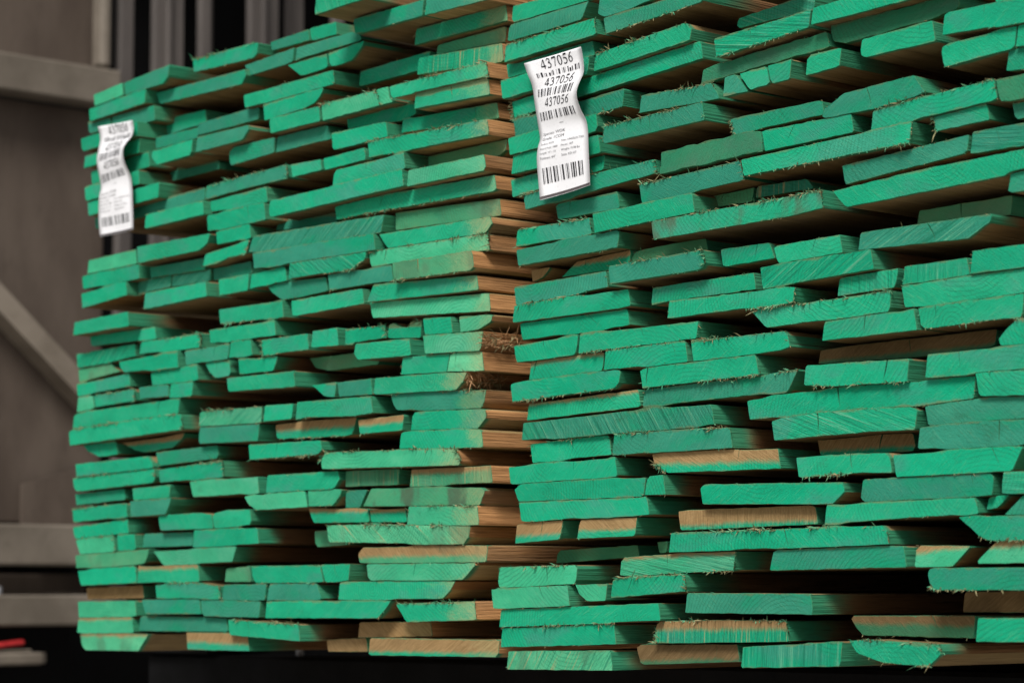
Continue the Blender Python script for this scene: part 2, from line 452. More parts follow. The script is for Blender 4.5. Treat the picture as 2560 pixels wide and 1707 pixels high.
# ---------------------------------------------------------------- the boards
TABLE = r'''
F|0|3|-11317,24819 -10331,24874 -10289,24653 -10289,24643 -10413,24629 -11276,24601 -11317,24812|p|pale green board, far pack, thirty-fifth layer up, at wall side
F|0|2|-10257,24864 -8773,24939 -8813,24725 -8974,24627 -9014,24624 -10217,24631|t|dull green board, far pack, thirty-fifth layer up, second from wall side
F|-3|3|-8488,25009 -6637,24975 -6476,24937 -6516,24759 -6637,24701 -8448,24777|ft|bright green frayed board set back, far pack, thirty-fourth layer up, second from wall side
F|-5.5|3|-6451,24980 -5373,24997 -5331,24799 -6409,24825|t|dull green board set back, far pack, thirty-third layer up, third from wall side
F|-5.5|3|-5332,25008 -4612,24986 -4572,24761 -5252,24784 -5292,24831||bright green board set back, far pack, thirty-fifth layer up, third from wall side
F|0|5|-11504,24579 -10299,24633 -10259,24612 -10219,24630 -9536,24631 -9576,24376 -11464,24348||bright green board, far pack, thirty-fourth layer up, at wall side
F|-2|3|-9536,24579 -6738,24518 -6697,24408 -6819,24278 -6859,24272 -9374,24358 -9415,24385|t|wide dull green board, far pack, thirty-third layer up, second from wall side
F|-3|2|-6863,24622 -5429,24660 -5470,24436 -5675,24419 -6699,24419 -6740,24524 -6822,24537|t|dull green board set back, far pack, thirty-second layer up, third from wall side
F|-3|5|-5403,24431 -5362,24653 -3824,24629 -3621,24530 -3581,24439 -5120,24451|t|dull green board set back, far pack, thirty-fourth layer up, third from wall side
F|-2|3|-5488,24365 -4399,24358 -4358,24127 -5004,24108 -5125,24129||bright green board, far pack, thirty-second layer up, fourth from wall side
F|-2|2|-4324,24351 -3376,24381 -3418,24298 -3665,24138 -3706,24120 -3953,24105 -4283,24119||bright green board, far pack, thirty-third layer up, fourth from wall side
F|-1|5|-11669,24384 -11502,24377 -11461,24342 -10878,24351 -10837,24150 -11627,24142|t|dull green board, far pack, thirty-second layer up, at wall side
F|-1|3|-10841,24348 -9418,24324 -9377,24047 -10801,24078|t|dull green board, far pack, thirty-third layer up, at wall side
F|1|3|-11572,24027 -9643,24049 -9603,23782 -9603,23772 -10327,23756 -10527,23780 -11532,23779||bright green board, far pack, thirty-first layer up, at wall side
F|0.5|5|-11565,23483 -11524,23705 -10516,23727 -10314,23754 -9629,23756 -9629,23747 -9669,23490||bright green board, far pack, thirtieth layer up, at wall side
F|-5|6|-10144,24092 -10103,24056 -9407,24048 -9366,24167 -8385,24129 -8344,23885 -9612,23875 -9653,24006 -10103,24016||bright green board set back, far pack, thirty-second layer up, second from wall side
F|-2.5|3|-9604,23776 -9563,23792 -8225,23760 -8266,23571 -9604,23578|t|dull green board set back, far pack, thirtieth layer up, second from wall side
F|-2.5|6|-8233,23607 -8192,23815 -6611,23827 -6571,23805 -6368,23800 -6328,23829 -6368,23598|t|dull green board set back, far pack, thirtieth layer up, third from wall side
F|-1|3|-6611,24033 -4069,24017 -4029,23784 -5965,23787 -6127,23804 -6570,23808||wide bright green board, far pack, thirty-first layer up, second from wall side
F|-1|2|-6030,23777 -4333,23783 -4373,23703 -4414,23654 -4575,23562 -4858,23515 -5990,23497 -6030,23768||bright green board, far pack, thirtieth layer up, fourth from wall side
F|0|3|-5694,23467 -4307,23455 -4267,23202 -5653,23214||bright green board, far pack, twenty-ninth layer up, fourth from wall side
F|0|4|-4253,23479 -2810,23461 -2770,23414 -2690,23203 -4213,23197|p ft|pale green frayed board, far pack, thirty-first layer up, third from wall side
F|0|4|-2768,23457 -2472,23454 -2429,23259 -2345,23192 -2599,23195 -2641,23186 -2683,23200 -2768,23448|p|narrow pale green board, far pack, thirty-first layer up, fourth from wall side
F|1|3|-2323,23419 -4,23394 37,23165 -1672,23222 -1712,23222 -1753,23206 -2282,23219|ft|bright green frayed board, far pack, thirty-first layer up, beside the gap
F|0.5|6|-1781,22983 -1740,23212 -1699,23220 -74,23168 -33,23165 7,22905|fb k.5,.52|bright green split board, far pack, thirtieth layer up, beside the gap
F|6|5|-3610,24713 -3569,24975 -3528,25069 -2333,25029 -2291,24715|s70|saw-scored green board jutting out, alone in thirty-sixth layer up, far pack
F|0.5|2|-3331,24680 -1537,24642 -1578,24393 -3209,24416 -3290,24448|t|dull green board, far pack, thirty-fifth layer up, fourth from wall side
F|0.5|3|-1506,24382 -1465,24639 45,24579 4,24331|t|dull green board, far pack, thirty-fifth layer up, beside the gap
F|-3.5|4|-2271,24123 -2231,24375 -88,24333 -47,24087||bright green board set back, far pack, thirty-fourth layer up, beside the gap
F|-5|3|-1905,23933 -1864,24070 -230,24063 -271,23825|o|olive-green board set back, far pack, thirty-third layer up, beside the gap
F|-3|4|-2141,23624 -2101,23885 -119,23750 -78,23459|v|streaked tan-green board set back, far pack, thirty-second layer up, beside the gap
F|-5|3|-3894,23763 -3854,24010 -2053,24019 -2133,23757||bright green board set back, far pack, thirty-second layer up, fifth from wall side
F|-2.5|9|-3902,23242 -3861,23193 -2678,23201 -2637,23189 -2351,23186 -2310,23223 -2188,23218 -2147,23184 -2106,23012 -2270,22967 -2514,22949 -3861,23032|fb|bright green frayed board set back, far pack, thirtieth layer up, fifth from wall side
F|-2|7|-2424,22743 -2384,22958 -2303,22963 -2223,22962 -2102,22935 -130,22844 -90,22603|k.76,.78|bright green split board, far pack, twenty-ninth layer up, beside the gap
F|0|3|-3986,22963 -2559,22924 -2518,22677 -3864,22676 -3945,22696||bright green board, far pack, twenty-ninth layer up, fifth from wall side
F|0|5|-3010,22672 -2567,22666 -2406,22651 -109,22568 -68,22329 -1922,22382 -2043,22367 -2204,22366 -2406,22396 -2970,22412|ft|wide bright green frayed board, far pack, twenty-eighth layer up, beside the gap
F|-1.5|4|-7082,23127 -6962,23195 -6922,23201 -5718,23183 -5759,22929 -7042,22895|t|dull green board, far pack, twenty-eighth layer up, third from wall side
F|-1.5|5|-5726,22928 -5685,23186 -4311,23166 -4271,23122 -4190,22920|t|dull green board, far pack, twenty-eighth layer up, fourth from wall side
F|0|4|-7878,23232 -7837,23492 -6304,23460 -6263,23392 -6465,23229|t|dull green board, far pack, twenty-ninth layer up, third from wall side
F|0|3|-9301,23367 -9260,23469 -7984,23472 -8025,23210 -9095,23196 -9136,23202||bright green board, far pack, twenty-ninth layer up, second from wall side
F|-0.5|6|-11453,23414 -9965,23482 -9684,23483 -9643,23497 -9483,23505 -9442,23220 -11413,23155||bright green board, far pack, twenty-ninth layer up, at wall side
F|-6|9|-9649,23207 -9444,23214 -9403,23262 -9240,23263 -9199,23259 -9117,23193 -9077,23190 -8096,23203 -8055,23041 -9567,23031 -9608,23168 -9649,23167|t|dull green board set back, far pack, twenty-eighth layer up, second from wall side
F|1|3|-11450,23119 -9596,23164 -9555,22906 -9918,22894 -10241,22861 -11410,22837||bright green board, far pack, twenty-eighth layer up, at wall side
F|0.5|4|-11391,22823 -10173,22861 -9929,22842 -8955,22861 -8995,22589 -11351,22570 -11391,22814||wide bright green board, far pack, twenty-seventh layer up, at wall side
F|-1.5|8|-11473,22593 -11392,22594 -11352,22570 -11311,22565 -9015,22583 -8974,22621 -7846,22633 -7806,22413 -11432,22364|t|wide dull green board, far pack, twenty-sixth layer up, at wall side
F|1|4|-9375,22081 -9335,22335 -7528,22339 -7487,22093||bright green board, far pack, twenty-fifth layer up, at wall side
F|-1|4|-7723,22397 -7682,22629 -5325,22666 -5285,22424 -6544,22425|t ft|wide dull green frayed board, far pack, twenty-seventh layer up, second from wall side
F|0|3|-5068,22612 -4259,22577 -4218,22400 -5028,22391||bright green board, far pack, twenty-seventh layer up, third from wall side
F|0|3|-4190,22577 -3104,22596 -3063,22399 -4149,22386|fb|bright green frayed board, far pack, twenty-eighth layer up, fifth from wall side
F|0.5|6|-3856,22107 -3815,22330 -2401,22339 -2199,22363 -2037,22360 -1997,22115 -1997,22095 -3735,22089 -3856,22096||bright green board, far pack, twenty-seventh layer up, fourth from wall side
F|-4|2|-1987,22332 -118,22315 -159,22154 -281,22098 -322,22092 -1987,22081|m|shaded olive board set back, far pack, twenty-seventh layer up, beside the gap
F|1|4|-1893,21795 -1853,22041 -64,22021 -23,21778|p|pale green board, far pack, twenty-sixth layer up, beside the gap
F|1|7|-5550,21857 -5510,22064 -3862,22067 -3782,22086 -2054,22086 -2014,22083 -1974,21829 -1974,21819 -5470,21786 -5510,21811||wide bright green board, far pack, twenty-sixth layer up, third from wall side
F|-1|4|-3994,21785 -2711,21810 -65,21738 -25,21520 -105,21497 -2751,21559 -3954,21569|fb k.32,.28|wide bright green split board, far pack, twenty-fifth layer up, beside the gap
F|-4|9|-6078,21690 -6037,21790 -5792,21786 -5751,21847 -5547,21847 -5506,21802 -5465,21780 -4403,21790 -4362,21577|t|dull green board set back, far pack, twenty-fifth layer up, third from wall side
F|-0.5|3|-7509,22337 -5850,22365 -5809,22097 -6942,22111 -7185,22142 -7468,22151 -7509,22229||bright green board, far pack, twenty-sixth layer up, second from wall side
F|0|5|-7539,22087 -7172,22085 -6969,22109 -5828,22086 -5787,21792 -7132,21788 -7335,21814 -7498,21816|k.7,.73|bright green split board, far pack, twenty-fifth layer up, second from wall side
F|0|5|-7251,21770 -7131,21785 -6291,21788 -6251,21771 -6211,21564 -6211,21545 -6371,21527 -6611,21552 -7211,21550 -7251,21761||bright green board, far pack, twenty-fourth layer up, third from wall side
F|0|4|-6265,21305 -6145,21541 -6105,21567 -2584,21466 -2584,21456 -2664,21200 -2744,21188 -2824,21201 -6025,21276 -6185,21302|t s-35|wide saw-scored green board, far pack, twenty-fourth layer up, fourth from wall side
F|0|5|-7643,21222 -7562,21434 -6584,21491 -6421,21524 -6258,21519 -6258,21510 -6339,21309 -6380,21295 -6910,21281 -7195,21227|fb|bright green frayed board, far pack, twenty-third layer up, third from wall side
F|0.5|4|-6071,21266 -5951,21273 -2782,21193 -2742,20936 -2742,20928 -5108,20983 -5269,20967 -5590,20969 -5790,20998 -6031,21004 -6071,21255|t|wide dull green board, far pack, twenty-third layer up, fourth from wall side
F|1|2|-9603,21788 -7276,21745 -7356,21603 -7396,21566 -7637,21490 -9563,21490||bright green board, far pack, twenty-fourth layer up, second from wall side
F|0|4|-11441,21523 -11401,21763 -9792,21778 -9752,21526 -9752,21517 -9873,21508 -11441,21516|p|pale green board, far pack, twenty-fourth layer up, at wall side
F|0|5|-11653,21496 -11330,21508 -9835,21507 -9714,21498 -9674,21252 -9674,21245 -10845,21230 -11047,21251 -11613,21254||bright green board, far pack, twenty-third layer up, at wall side
F|-1.5|3|-9584,21439 -7861,21416 -7821,21208 -8943,21231 -8983,21243 -9544,21248|t|dull green board, far pack, twenty-third layer up, second from wall side
F|-2|3|-7617,21204 -6506,21207 -6465,20997 -7452,20994 -7617,21003|t|dull green board, far pack, twenty-second layer up, third from wall side
F|-2|2|-10043,21247 -8948,21247 -8989,21031 -9800,21024 -10043,20980|t s-25|saw-scored green board, far pack, twenty-second layer up, second from wall side
F|-2|3|-8927,21024 -8886,21232 -7703,21205 -7703,21007|t s-25|saw-scored green board, far pack, twenty-first layer up, second from wall side
F|0|5|-11644,21173 -11034,21194 -10830,21227 -10098,21234 -10057,20986 -11604,20900||bright green board, far pack, twenty-second layer up, at wall side
F|1.5|4|-9282,20642 -9242,20925 -7330,20926 -7290,20669||bright green board jutting out, far pack, twentieth layer up, second from wall side
F|0|2|-7157,20950 -6245,20952 -6287,20672 -7116,20674||bright green board, far pack, twenty-first layer up, third from wall side
F|0|7|-6226,20695 -6186,20940 -5782,20943 -5580,20966 -5256,20961 -5216,20923 -5175,20724 -5175,20718 -5499,20716 -5741,20695 -5903,20706||bright green board, far pack, twenty-second layer up, fourth from wall side
F|0.5|3|-5059,20729 -5019,20984 -2978,20933 -3018,20807 -3138,20773 -3298,20706 -3378,20690 -3979,20701 -4139,20720|s32 fb|saw-scored green frayed board, far pack, twenty-second layer up, fifth from wall side
F|-0.5|4|-5786,20680 -5422,20721 -4171,20674 -4130,20445 -4776,20423 -5342,20424 -5422,20450 -5665,20577|t|dull green board, far pack, twenty-first layer up, fourth from wall side
F|0|7|-4048,20693 -3328,20693 -3168,20668 -3048,20666 -2888,20680 -2408,20667 -2368,20422 -2368,20412 -2848,20430 -4008,20432 -4048,20685|t|dull green board, far pack, twenty-first layer up, fifth from wall side
F|0|5|-7150,20441 -5557,20413 -5394,20428 -5312,20421 -5271,20141 -5271,20135 -5680,20124 -5884,20154 -7109,20190|fb|bright green frayed board, far pack, twentieth layer up, third from wall side
F|0.5|3|-4981,20366 -3073,20367 -3032,20121 -4940,20111||bright green board, far pack, nineteenth layer up, fourth from wall side
F|-2|3|-2566,21514 -90,21404 -49,21146 -2566,21237|o|wide olive-green board, far pack, twenty-fourth layer up, beside the gap
F|0|3|-2724,21177 -52,21111 -12,21008 -133,20902 -174,20879 -2481,20929 -2522,20954||wide bright green board, far pack, twenty-third layer up, beside the gap
F|0|5|-2966,20926 -2643,20917 -2522,20928 -104,20872 -64,20629 -64,20619 -2321,20685 -2522,20675 -2885,20683 -2925,20688 -2966,20913|p ft k.15,.12|wide pale green split board, far pack, twenty-second layer up, beside the gap
F|2|3|-2115,20640 -225,20614 -185,20368 -265,20321 -2075,20372|o fb k.32,.33|olive-green split board jutting out, far pack, twenty-first layer up, beside the gap
F|1|4|-2902,20128 -2742,20390 -260,20265 -220,20041|fb|wide bright green frayed board, far pack, twentieth layer up, beside the gap
F|0|5|-2937,20138 -2897,20122 -2254,20101 -86,19985 -46,19721 -2857,19885 -2897,19957|p|wide pale green board, far pack, nineteenth layer up, beside the gap
F|0.5|3|-1576,19760 -916,19719 -874,19473 -1535,19501||narrow bright green board, far pack, eighteenth layer up, sixth from wall side
F|0|2|-800,19712 -27,19670 -67,19569 -352,19478 -759,19473|p|pale green board, far pack, eighteenth layer up, beside the gap
F|1|2|-1514,19492 -118,19426 -159,19202 -200,19148 -283,19150 -1473,19211 -1514,19479|p fr|pale green board, far pack, seventeenth layer up, beside the gap
F|3|4|-11437,20364 -11396,20605 -9568,20619 -9528,20362|fb|bright green frayed board jutting out, far pack, twenty-first layer up, at wall side
F|0|3|-11314,20354 -9120,20337 -9079,20125 -9079,20117 -9485,20112 -9688,20138 -11273,20172||bright green board, far pack, twentieth layer up, at wall side
F|0|7|-9633,19905 -9593,20103 -9552,20108 -9146,20108 -8983,20093 -7723,20106 -7682,19854 -7682,19847 -8861,19857 -9064,19883 -9633,19895|ft|bright green frayed board, far pack, nineteenth layer up, second from wall side
F|0|5|-7426,20121 -5881,20101 -5677,20121 -5515,20115 -5474,19867 -5474,19853 -6084,19866 -6287,19852 -6735,19869 -6816,19858 -6938,19860 -7141,19887 -7386,19892||bright green board, far pack, nineteenth layer up, third from wall side
F|0|3|-11827,20079 -9817,20093 -9777,19872 -10541,19841 -10662,19824 -11787,19822 -11827,20068|s-40|saw-scored green board, far pack, nineteenth layer up, at wall side
F|0.5|5|-10223,19805 -9057,19824 -8857,19853 -8334,19847 -8294,19555 -8294,19547 -9138,19554 -9339,19583 -9861,19601 -10022,19594 -10062,19608 -10183,19690||bright green board, far pack, eighteenth layer up, second from wall side
F|0|7|-8195,19833 -8075,19841 -7754,19839 -7594,19827 -7153,19831 -6952,19858 -6832,19849 -6832,19833 -6872,19585 -6952,19583 -7514,19581 -7674,19594 -8075,19580 -8155,19588 -8195,19811||bright green board, far pack, eighteenth layer up, third from wall side
F|0|5|-6812,19604 -6770,19852 -6728,19867 -6177,19842 -6135,19600 -6135,19588 -6389,19567 -6558,19577 -6643,19593 -6812,19595||narrow bright green board, far pack, seventeenth layer up, third from wall side
F|0.5|3|-5836,19807 -4537,19798 -4496,19535 -5308,19548 -5511,19527 -5795,19542 -5836,19797|fb|bright green frayed board, far pack, seventeenth layer up, fourth from wall side
F|0.5|4|-4428,19561 -4388,19823 -3739,19817 -3698,19526||narrow bright green board, far pack, sixteenth layer up, sixth from wall side
F|-1|3|-3708,19801 -2680,19761 -2639,19564 -3461,19569 -3502,19531 -3708,19544|ft|bright green frayed board, far pack, eighteenth layer up, fourth from wall side
F|-1|8|-2626,19559 -2585,19769 -2464,19783 -2343,19713 -2141,19680 -2101,19697 -2061,19763 -1778,19744 -1818,19491|ft|bright green frayed board, far pack, eighteenth layer up, fifth from wall side
F|1|4|-3236,19357 -3195,19513 -1848,19478 -1807,19212 -3114,19253 -3154,19271|fb|bright green frayed board, far pack, seventeenth layer up, fifth from wall side
F|-0.5|5|-11808,19809 -10712,19822 -10671,19814 -10590,19730 -10347,19649 -11361,19584 -11564,19547 -11767,19540 -11808,19787|o|olive-green board, far pack, eighteenth layer up, at wall side
F|0|8|-11772,19525 -11571,19544 -11370,19528 -10203,19569 -10042,19595 -10002,19591 -9962,19587 -9921,19359 -9921,19350 -11129,19320 -11370,19290 -11732,19294 -11772,19508||bright green board, far pack, seventeenth layer up, at wall side
F|0|6|-9251,19540 -9130,19552 -8241,19552 -8080,19577 -7797,19578 -7757,19313 -7757,19303 -7959,19286 -9210,19310 -9251,19524||bright green board, far pack, seventeenth layer up, second from wall side
F|-0.5|4|-7610,19571 -7409,19582 -6884,19579 -6844,19303 -7288,19296 -7489,19416||bright green board, far pack, fifteenth layer up, second from wall side
F|0|7|-6554,19562 -6393,19564 -6191,19534 -5909,19524 -5748,19535 -5586,19531 -5425,19512 -5465,19405 -5546,19278 -6514,19295 -6554,19546||bright green board, far pack, sixteenth layer up, fifth from wall side
F|1|3|-6756,19247 -4844,19222 -4803,18959 -6715,19018|fb|bright green frayed board, far pack, fifteenth layer up, third from wall side
F|-4|2|-5111,19475 -3235,19448 -3235,19228 -4581,19227 -4948,19305|m|shaded olive board set back, far pack, fifteenth layer up, fourth from wall side
F|0|7|-11758,19027 -11717,19279 -11677,19284 -11350,19288 -11228,19272 -11187,19228 -11146,19057 -11146,19047 -11269,19027 -11758,19001|p|narrow pale green board, far pack, sixteenth layer up, at wall side
F|0|3|-11144,19270 -9811,19299 -9771,19081 -11104,19056|ft|bright green frayed board, far pack, sixteenth layer up, second from wall side
F|0|3|-9639,19308 -8711,19296 -8670,19088 -8670,19081 -9598,19098|t|dull green board, far pack, sixteenth layer up, third from wall side
F|0|4|-8628,19064 -8588,19292 -8019,19285 -7898,19275 -7898,19265 -7938,19026 -8628,19048||narrow bright green board, far pack, sixteenth layer up, fourth from wall side
F|0|9|-11905,18704 -11865,18947 -11704,18992 -11544,19011 -11263,19024 -11062,19003 -8736,19022 -8576,19038 -8335,19030 -8335,19016 -8375,18763 -8415,18760 -10220,18737 -11784,18692 -11905,18696|k.82,.8|wide bright green split board, far pack, fifteenth layer up, at wall side
F|0.5|6|-11973,18666 -11853,18688 -10253,18733 -8373,18756 -8213,18743 -8173,18481 -11933,18407|ft|wide bright green frayed board, far pack, fourteenth layer up, at wall side
F|-1|4|-11719,18419 -11638,18407 -10538,18428 -10498,18178 -11108,18163 -11516,18279|k.47,.5|bright green split board, far pack, thirteenth layer up, at wall side
F|-2|3|-10527,18387 -9204,18409 -8482,18453 -8562,18354 -8843,18219 -9725,18176 -10086,18230|h.3|green bare-topped board, far pack, thirteenth layer up, second from wall side
F|0|3|-7718,18504 -7677,18750 -5834,18718 -5874,18463 -6035,18453|p s-30 ft|saw-scored green frayed board, far pack, fourteenth layer up, second from wall side
F|0.5|3|-5753,18461 -5712,18726 -4923,18699 -4964,18467 -5006,18458||bright green board, far pack, thirteenth layer up, fourth from wall side
F|1|4|-4790,18427 -4750,18711 -2802,18672 -2762,18418 -2762,18411 -3330,18393 -4547,18453||bright green board, far pack, thirteenth layer up, fifth from wall side
F|0|4|-7746,18210 -7705,18500 -6069,18453 -5947,18441 -5947,18431 -5988,18164|t|dull green board, far pack, thirteenth layer up, third from wall side
F|-1|3|-5604,18406 -4803,18422 -3402,18391 -3482,18200 -3522,18135 -3682,18117 -5524,18171 -5564,18211|h.45 fb|half bare, half green frayed board, far pack, twelfth layer up, third from wall side
F|0|2|-3241,18334 -2092,18346 -2133,18106 -3200,18113|h.4|half bare, half green board, far pack, twelfth layer up, fourth from wall side
F|0|3|-6235,18117 -4232,18076 -4192,17923 -4312,17857 -6195,17865|fb|bright green frayed board, far pack, eleventh layer up, third from wall side
F|-1|3|-9241,18151 -7332,18170 -7292,17949 -9119,17907 -9160,17927 -9200,17987|t|dull green board, far pack, twelfth layer up, second from wall side
F|0|3|-8970,17832 -7015,17894 -6974,17630 -6974,17623 -7096,17606 -7911,17597 -8115,17616 -8929,17605|ft|bright green frayed board, far pack, eleventh layer up, second from wall side
F|0|5|-11770,18061 -9342,18085 -9301,18064 -9180,17965 -9139,17877 -9301,17864 -11730,17825 -11770,18055||wide bright green board, far pack, twelfth layer up, at wall side
F|0|5|-11898,17809 -11615,17823 -9182,17865 -9141,17863 -9101,17717 -9101,17709 -9141,17645 -9182,17617 -11736,17560 -11777,17576 -11858,17640|ft|wide bright green frayed board, far pack, eleventh layer up, at wall side
F|0|6|-8004,17585 -7843,17598 -7114,17603 -6872,17579 -5982,17579 -5941,17315 -5941,17303 -6224,17291 -6427,17315 -7883,17316 -7924,17377|p|pale green board, far pack, ninth layer up, third from wall side
F|0|4|-5712,17315 -5671,17588 -3753,17572 -3712,17438 -3835,17319 -3876,17301 -3957,17292 -4569,17303 -5590,17297 -5712,17305||bright green board, far pack, tenth layer up, third from wall side
F|-1|2|-3689,17568 -2315,17543 -2355,17296 -3689,17320|v o|streaked tan-green board, far pack, tenth layer up, fourth from wall side
F|0|4|-1966,17261 -1926,17506 -83,17481 -43,17232 -964,17246 -1165,17227 -1966,17252|v o h.3|green bare-topped board, far pack, tenth layer up, beside the gap
F|1|8|-4086,17739 -3965,17860 -3925,17868 -2233,17810 -2071,17817 -782,17763 -742,17733 -621,17584 -661,17506 -4045,17609|p ft|wide pale green frayed board, far pack, eleventh layer up, beside the gap
F|0.5|7|-2136,17835 -2096,18058 -2056,18076 -1856,18084 -375,18024 -215,18000 -175,17756 -215,17742 -615,17762 -735,17757 -2136,17828||bright green board, far pack, twelfth layer up, beside the gap
F|0|6|-1933,18106 -1893,18357 -1732,18370 -286,18313 -205,18300 -165,18185 -366,18027 -1933,18096||bright green board, far pack, thirteenth layer up, beside the gap
F|0|4|-2442,18683 -787,18622 -666,18608 -182,18587 -222,18413 -303,18322 -1594,18370 -1917,18408 -2280,18425 -2361,18500 -2401,18565|t ft|dull green frayed board, far pack, fourteenth layer up, beside the gap
F|0|2|-4494,18968 -3838,18971 -3879,18736 -4166,18771||narrow bright green board, far pack, fourteenth layer up, third from wall side
F|0|3|-3795,18959 -2927,18959 -2885,18706 -3754,18728|t|dull green board, far pack, fourteenth layer up, fourth from wall side
F|0.5|6|-2809,18695 -2768,18949 -2205,18928 -2004,18936 -997,18898 -555,18868 -635,18753 -796,18631 -836,18622|fr|bright green board, far pack, fifteenth layer up, beside the gap
F|0.5|5|-2108,18959 -2067,19213 -1583,19194 -1421,19202 -937,19177 -937,19164 -1018,18902 -2108,18949||bright green board, far pack, sixteenth layer up, seventh from wall side
F|0.5|4|-994,18916 -914,19177 -193,19143 -152,18862 -152,18854 -994,18906|P|pale green board, far pack, sixteenth layer up, beside the gap
F|-1|3|-11965,17529 -10269,17558 -10229,17365 -11925,17320|t|dull green board, far pack, tenth layer up, at wall side
F|0|2|-9816,17539 -8583,17558 -8624,17334 -8665,17332 -9775,17328 -9816,17525||bright green board, far pack, tenth layer up, second from wall side
F|0.5|4|-11816,17252 -9999,17294 -9958,17268 -9918,17054 -9918,17048 -10039,17031 -10281,17022 -10524,17038 -11735,17005 -11775,17034|ft|bright green frayed board, far pack, ninth layer up, at wall side
F|0.5|3|-9801,17311 -9677,17322 -8483,17325 -8524,17217 -8648,17054 -8730,17048 -9760,17041 -9801,17298|t|dull green board, far pack, ninth layer up, second from wall side
F|0|5|-11854,16929 -10507,16986 -10303,17018 -9976,17026 -9935,16783 -9935,16763 -11609,16704 -11731,16708 -11772,16720 -11813,16795||bright green board, far pack, eighth layer up, at wall side
F|0|8|-6336,17264 -6134,17292 -6014,17292 -5853,17273 -5651,17295 -4645,17297 -4605,17194 -4565,17036 -5973,17031 -6215,17135|p|pale green board, far pack, seventh layer up, fifth from wall side
F|0|4|-4581,17302 -3963,17290 -3881,17297 -3675,17277 -3716,17188 -3922,17030 -4540,17042|p|pale green board, far pack, ninth layer up, fourth from wall side
F|0|7|-8954,17038 -8630,17052 -8508,17042 -7819,17053 -7333,17012 -7292,16955 -7252,16772 -8873,16780 -8914,16854||bright green board, far pack, eighth layer up, second from wall side
F|0|4|-7265,17017 -6856,17065 -6161,17053 -6120,16805 -6324,16800 -6529,16773 -7183,16771 -7224,16813||bright green board, far pack, eighth layer up, third from wall side
F|-1|6|-4694,17023 -3810,16983 -3609,16993 -3367,16981 -3126,16953 -3086,16754 -4533,16785 -4574,16809|h.2|green bare-topped board, far pack, eighth layer up, fourth from wall side
F|-1|3|-3078,16943 -2190,16937 -2150,16725 -3038,16751|h.2|green bare-topped board, far pack, eighth layer up, fifth from wall side
F|0.5|5|-1964,16677 -1924,16954 -1884,16953 -321,16909 -281,16632 -521,16627|p ft|pale green frayed board, far pack, eighth layer up, beside the gap
F|-1|3|-3698,17221 -3658,17269 -3134,17255 -3335,16984 -3698,16997|t|narrow dull green board, far pack, ninth layer up, fifth from wall side
F|0|9|-3112,16992 -2912,17251 -2872,17259 -2072,17231 -1911,17242 -1151,17224 -951,17193 -270,17169 -190,17114 -310,16916|o d|wide olive-green board, far pack, ninth layer up, beside the gap
F|0.5|3|-4005,16732 -2643,16710 -481,16619 -521,16467 -641,16359 -1762,16375 -2042,16406 -3925,16459 -3965,16510|P s35 ft|wide saw-scored green frayed board, far pack, seventh layer up, beside the gap
F|-4|3|-4959,16671 -4094,16689 -4053,16433 -4918,16412|o|olive-green board set back, far pack, sixth layer up, third from wall side
F|0|5|-11731,16685 -11568,16704 -10431,16741 -10390,16629 -10350,16448 -11568,16424|p ft|pale green frayed board, far pack, seventh layer up, at wall side
F|0|4|-10306,16745 -10014,16754 -9723,16744 -9681,16492 -9764,16461 -10264,16458 -10306,16738||narrow bright green board, far pack, seventh layer up, second from wall side
F|-1|3|-9632,16507 -9592,16744 -8017,16739 -8057,16501|t|dull green board, far pack, seventh layer up, third from wall side
F|0|6|-7872,16493 -7831,16760 -6528,16770 -6324,16746 -5958,16744 -5917,16488 -6487,16487 -6691,16467 -7750,16465 -7872,16475||bright green board, far pack, seventh layer up, fourth from wall side
F|0|4|-11742,16404 -11582,16422 -10581,16439 -9258,16479 -9299,16352 -9379,16248 -9419,16227 -9499,16217 -9739,16203 -11182,16169 -11422,16185 -11702,16179|o|wide olive-green board, far pack, sixth layer up, at wall side
F|0|5|-9117,16429 -7989,16438 -7788,16464 -6741,16466 -6580,16454 -6700,16208 -7627,16200 -7828,16179 -8795,16183|p|wide pale green board, far pack, sixth layer up, second from wall side
F|0|5|-11658,16128 -11418,16135 -11178,16166 -9697,16198 -9657,15902 -9657,15892 -11538,15863 -11578,15922||bright green board, far pack, fifth layer up, at wall side
F|0|8|-9643,15904 -9603,16192 -9402,16173 -8959,16168 -8799,16181 -7753,16178 -7713,16172 -7673,15922 -7673,15896 -7794,15885 -8638,15877 -8879,15898 -9643,15892|h.15|green bare-topped board, far pack, fifth layer up, second from wall side
F|0|5|-3236,16268 -3115,16366 -2069,16354 -1827,16375 -137,16333 -177,16100 -419,16094 -2954,16119 -3196,16134|h.6 o|wide half bare, half green board, far pack, sixth layer up, beside the gap
F|-1|4|-7074,15884 -7034,16101 -6349,16141 -6309,15875|o|olive-green board, far pack, fifth layer up, third from wall side
F|0|4|-6134,16130 -4268,16117 -4228,16096 -4147,15852 -4390,15840 -5972,15854 -6013,15863 -6094,15958||bright green board, far pack, fifth layer up, fourth from wall side
F|0|2|-4200,16125 -3445,16121 -3445,16109 -3487,15870 -3739,15847 -4074,15844 -4116,15901||bright green board, far pack, fifth layer up, fifth from wall side
F|0|2|-3014,16112 -371,16087 -692,15847 -1012,15837 -2974,15861 -3014,16097|p|wide pale green board, far pack, fifth layer up, beside the gap
F|-2|3|-11684,15825 -9773,15855 -9732,15628 -11643,15619|b|bare brown board, far pack, fourth layer up, at wall side
F|0|7|-9018,15848 -8897,15849 -8657,15874 -7733,15884 -7573,15856 -7051,15814 -7011,15606 -7011,15598 -7131,15591 -7613,15599 -7733,15613 -8978,15621 -9018,15839|ft|bright green frayed board, far pack, fourth layer up, second from wall side
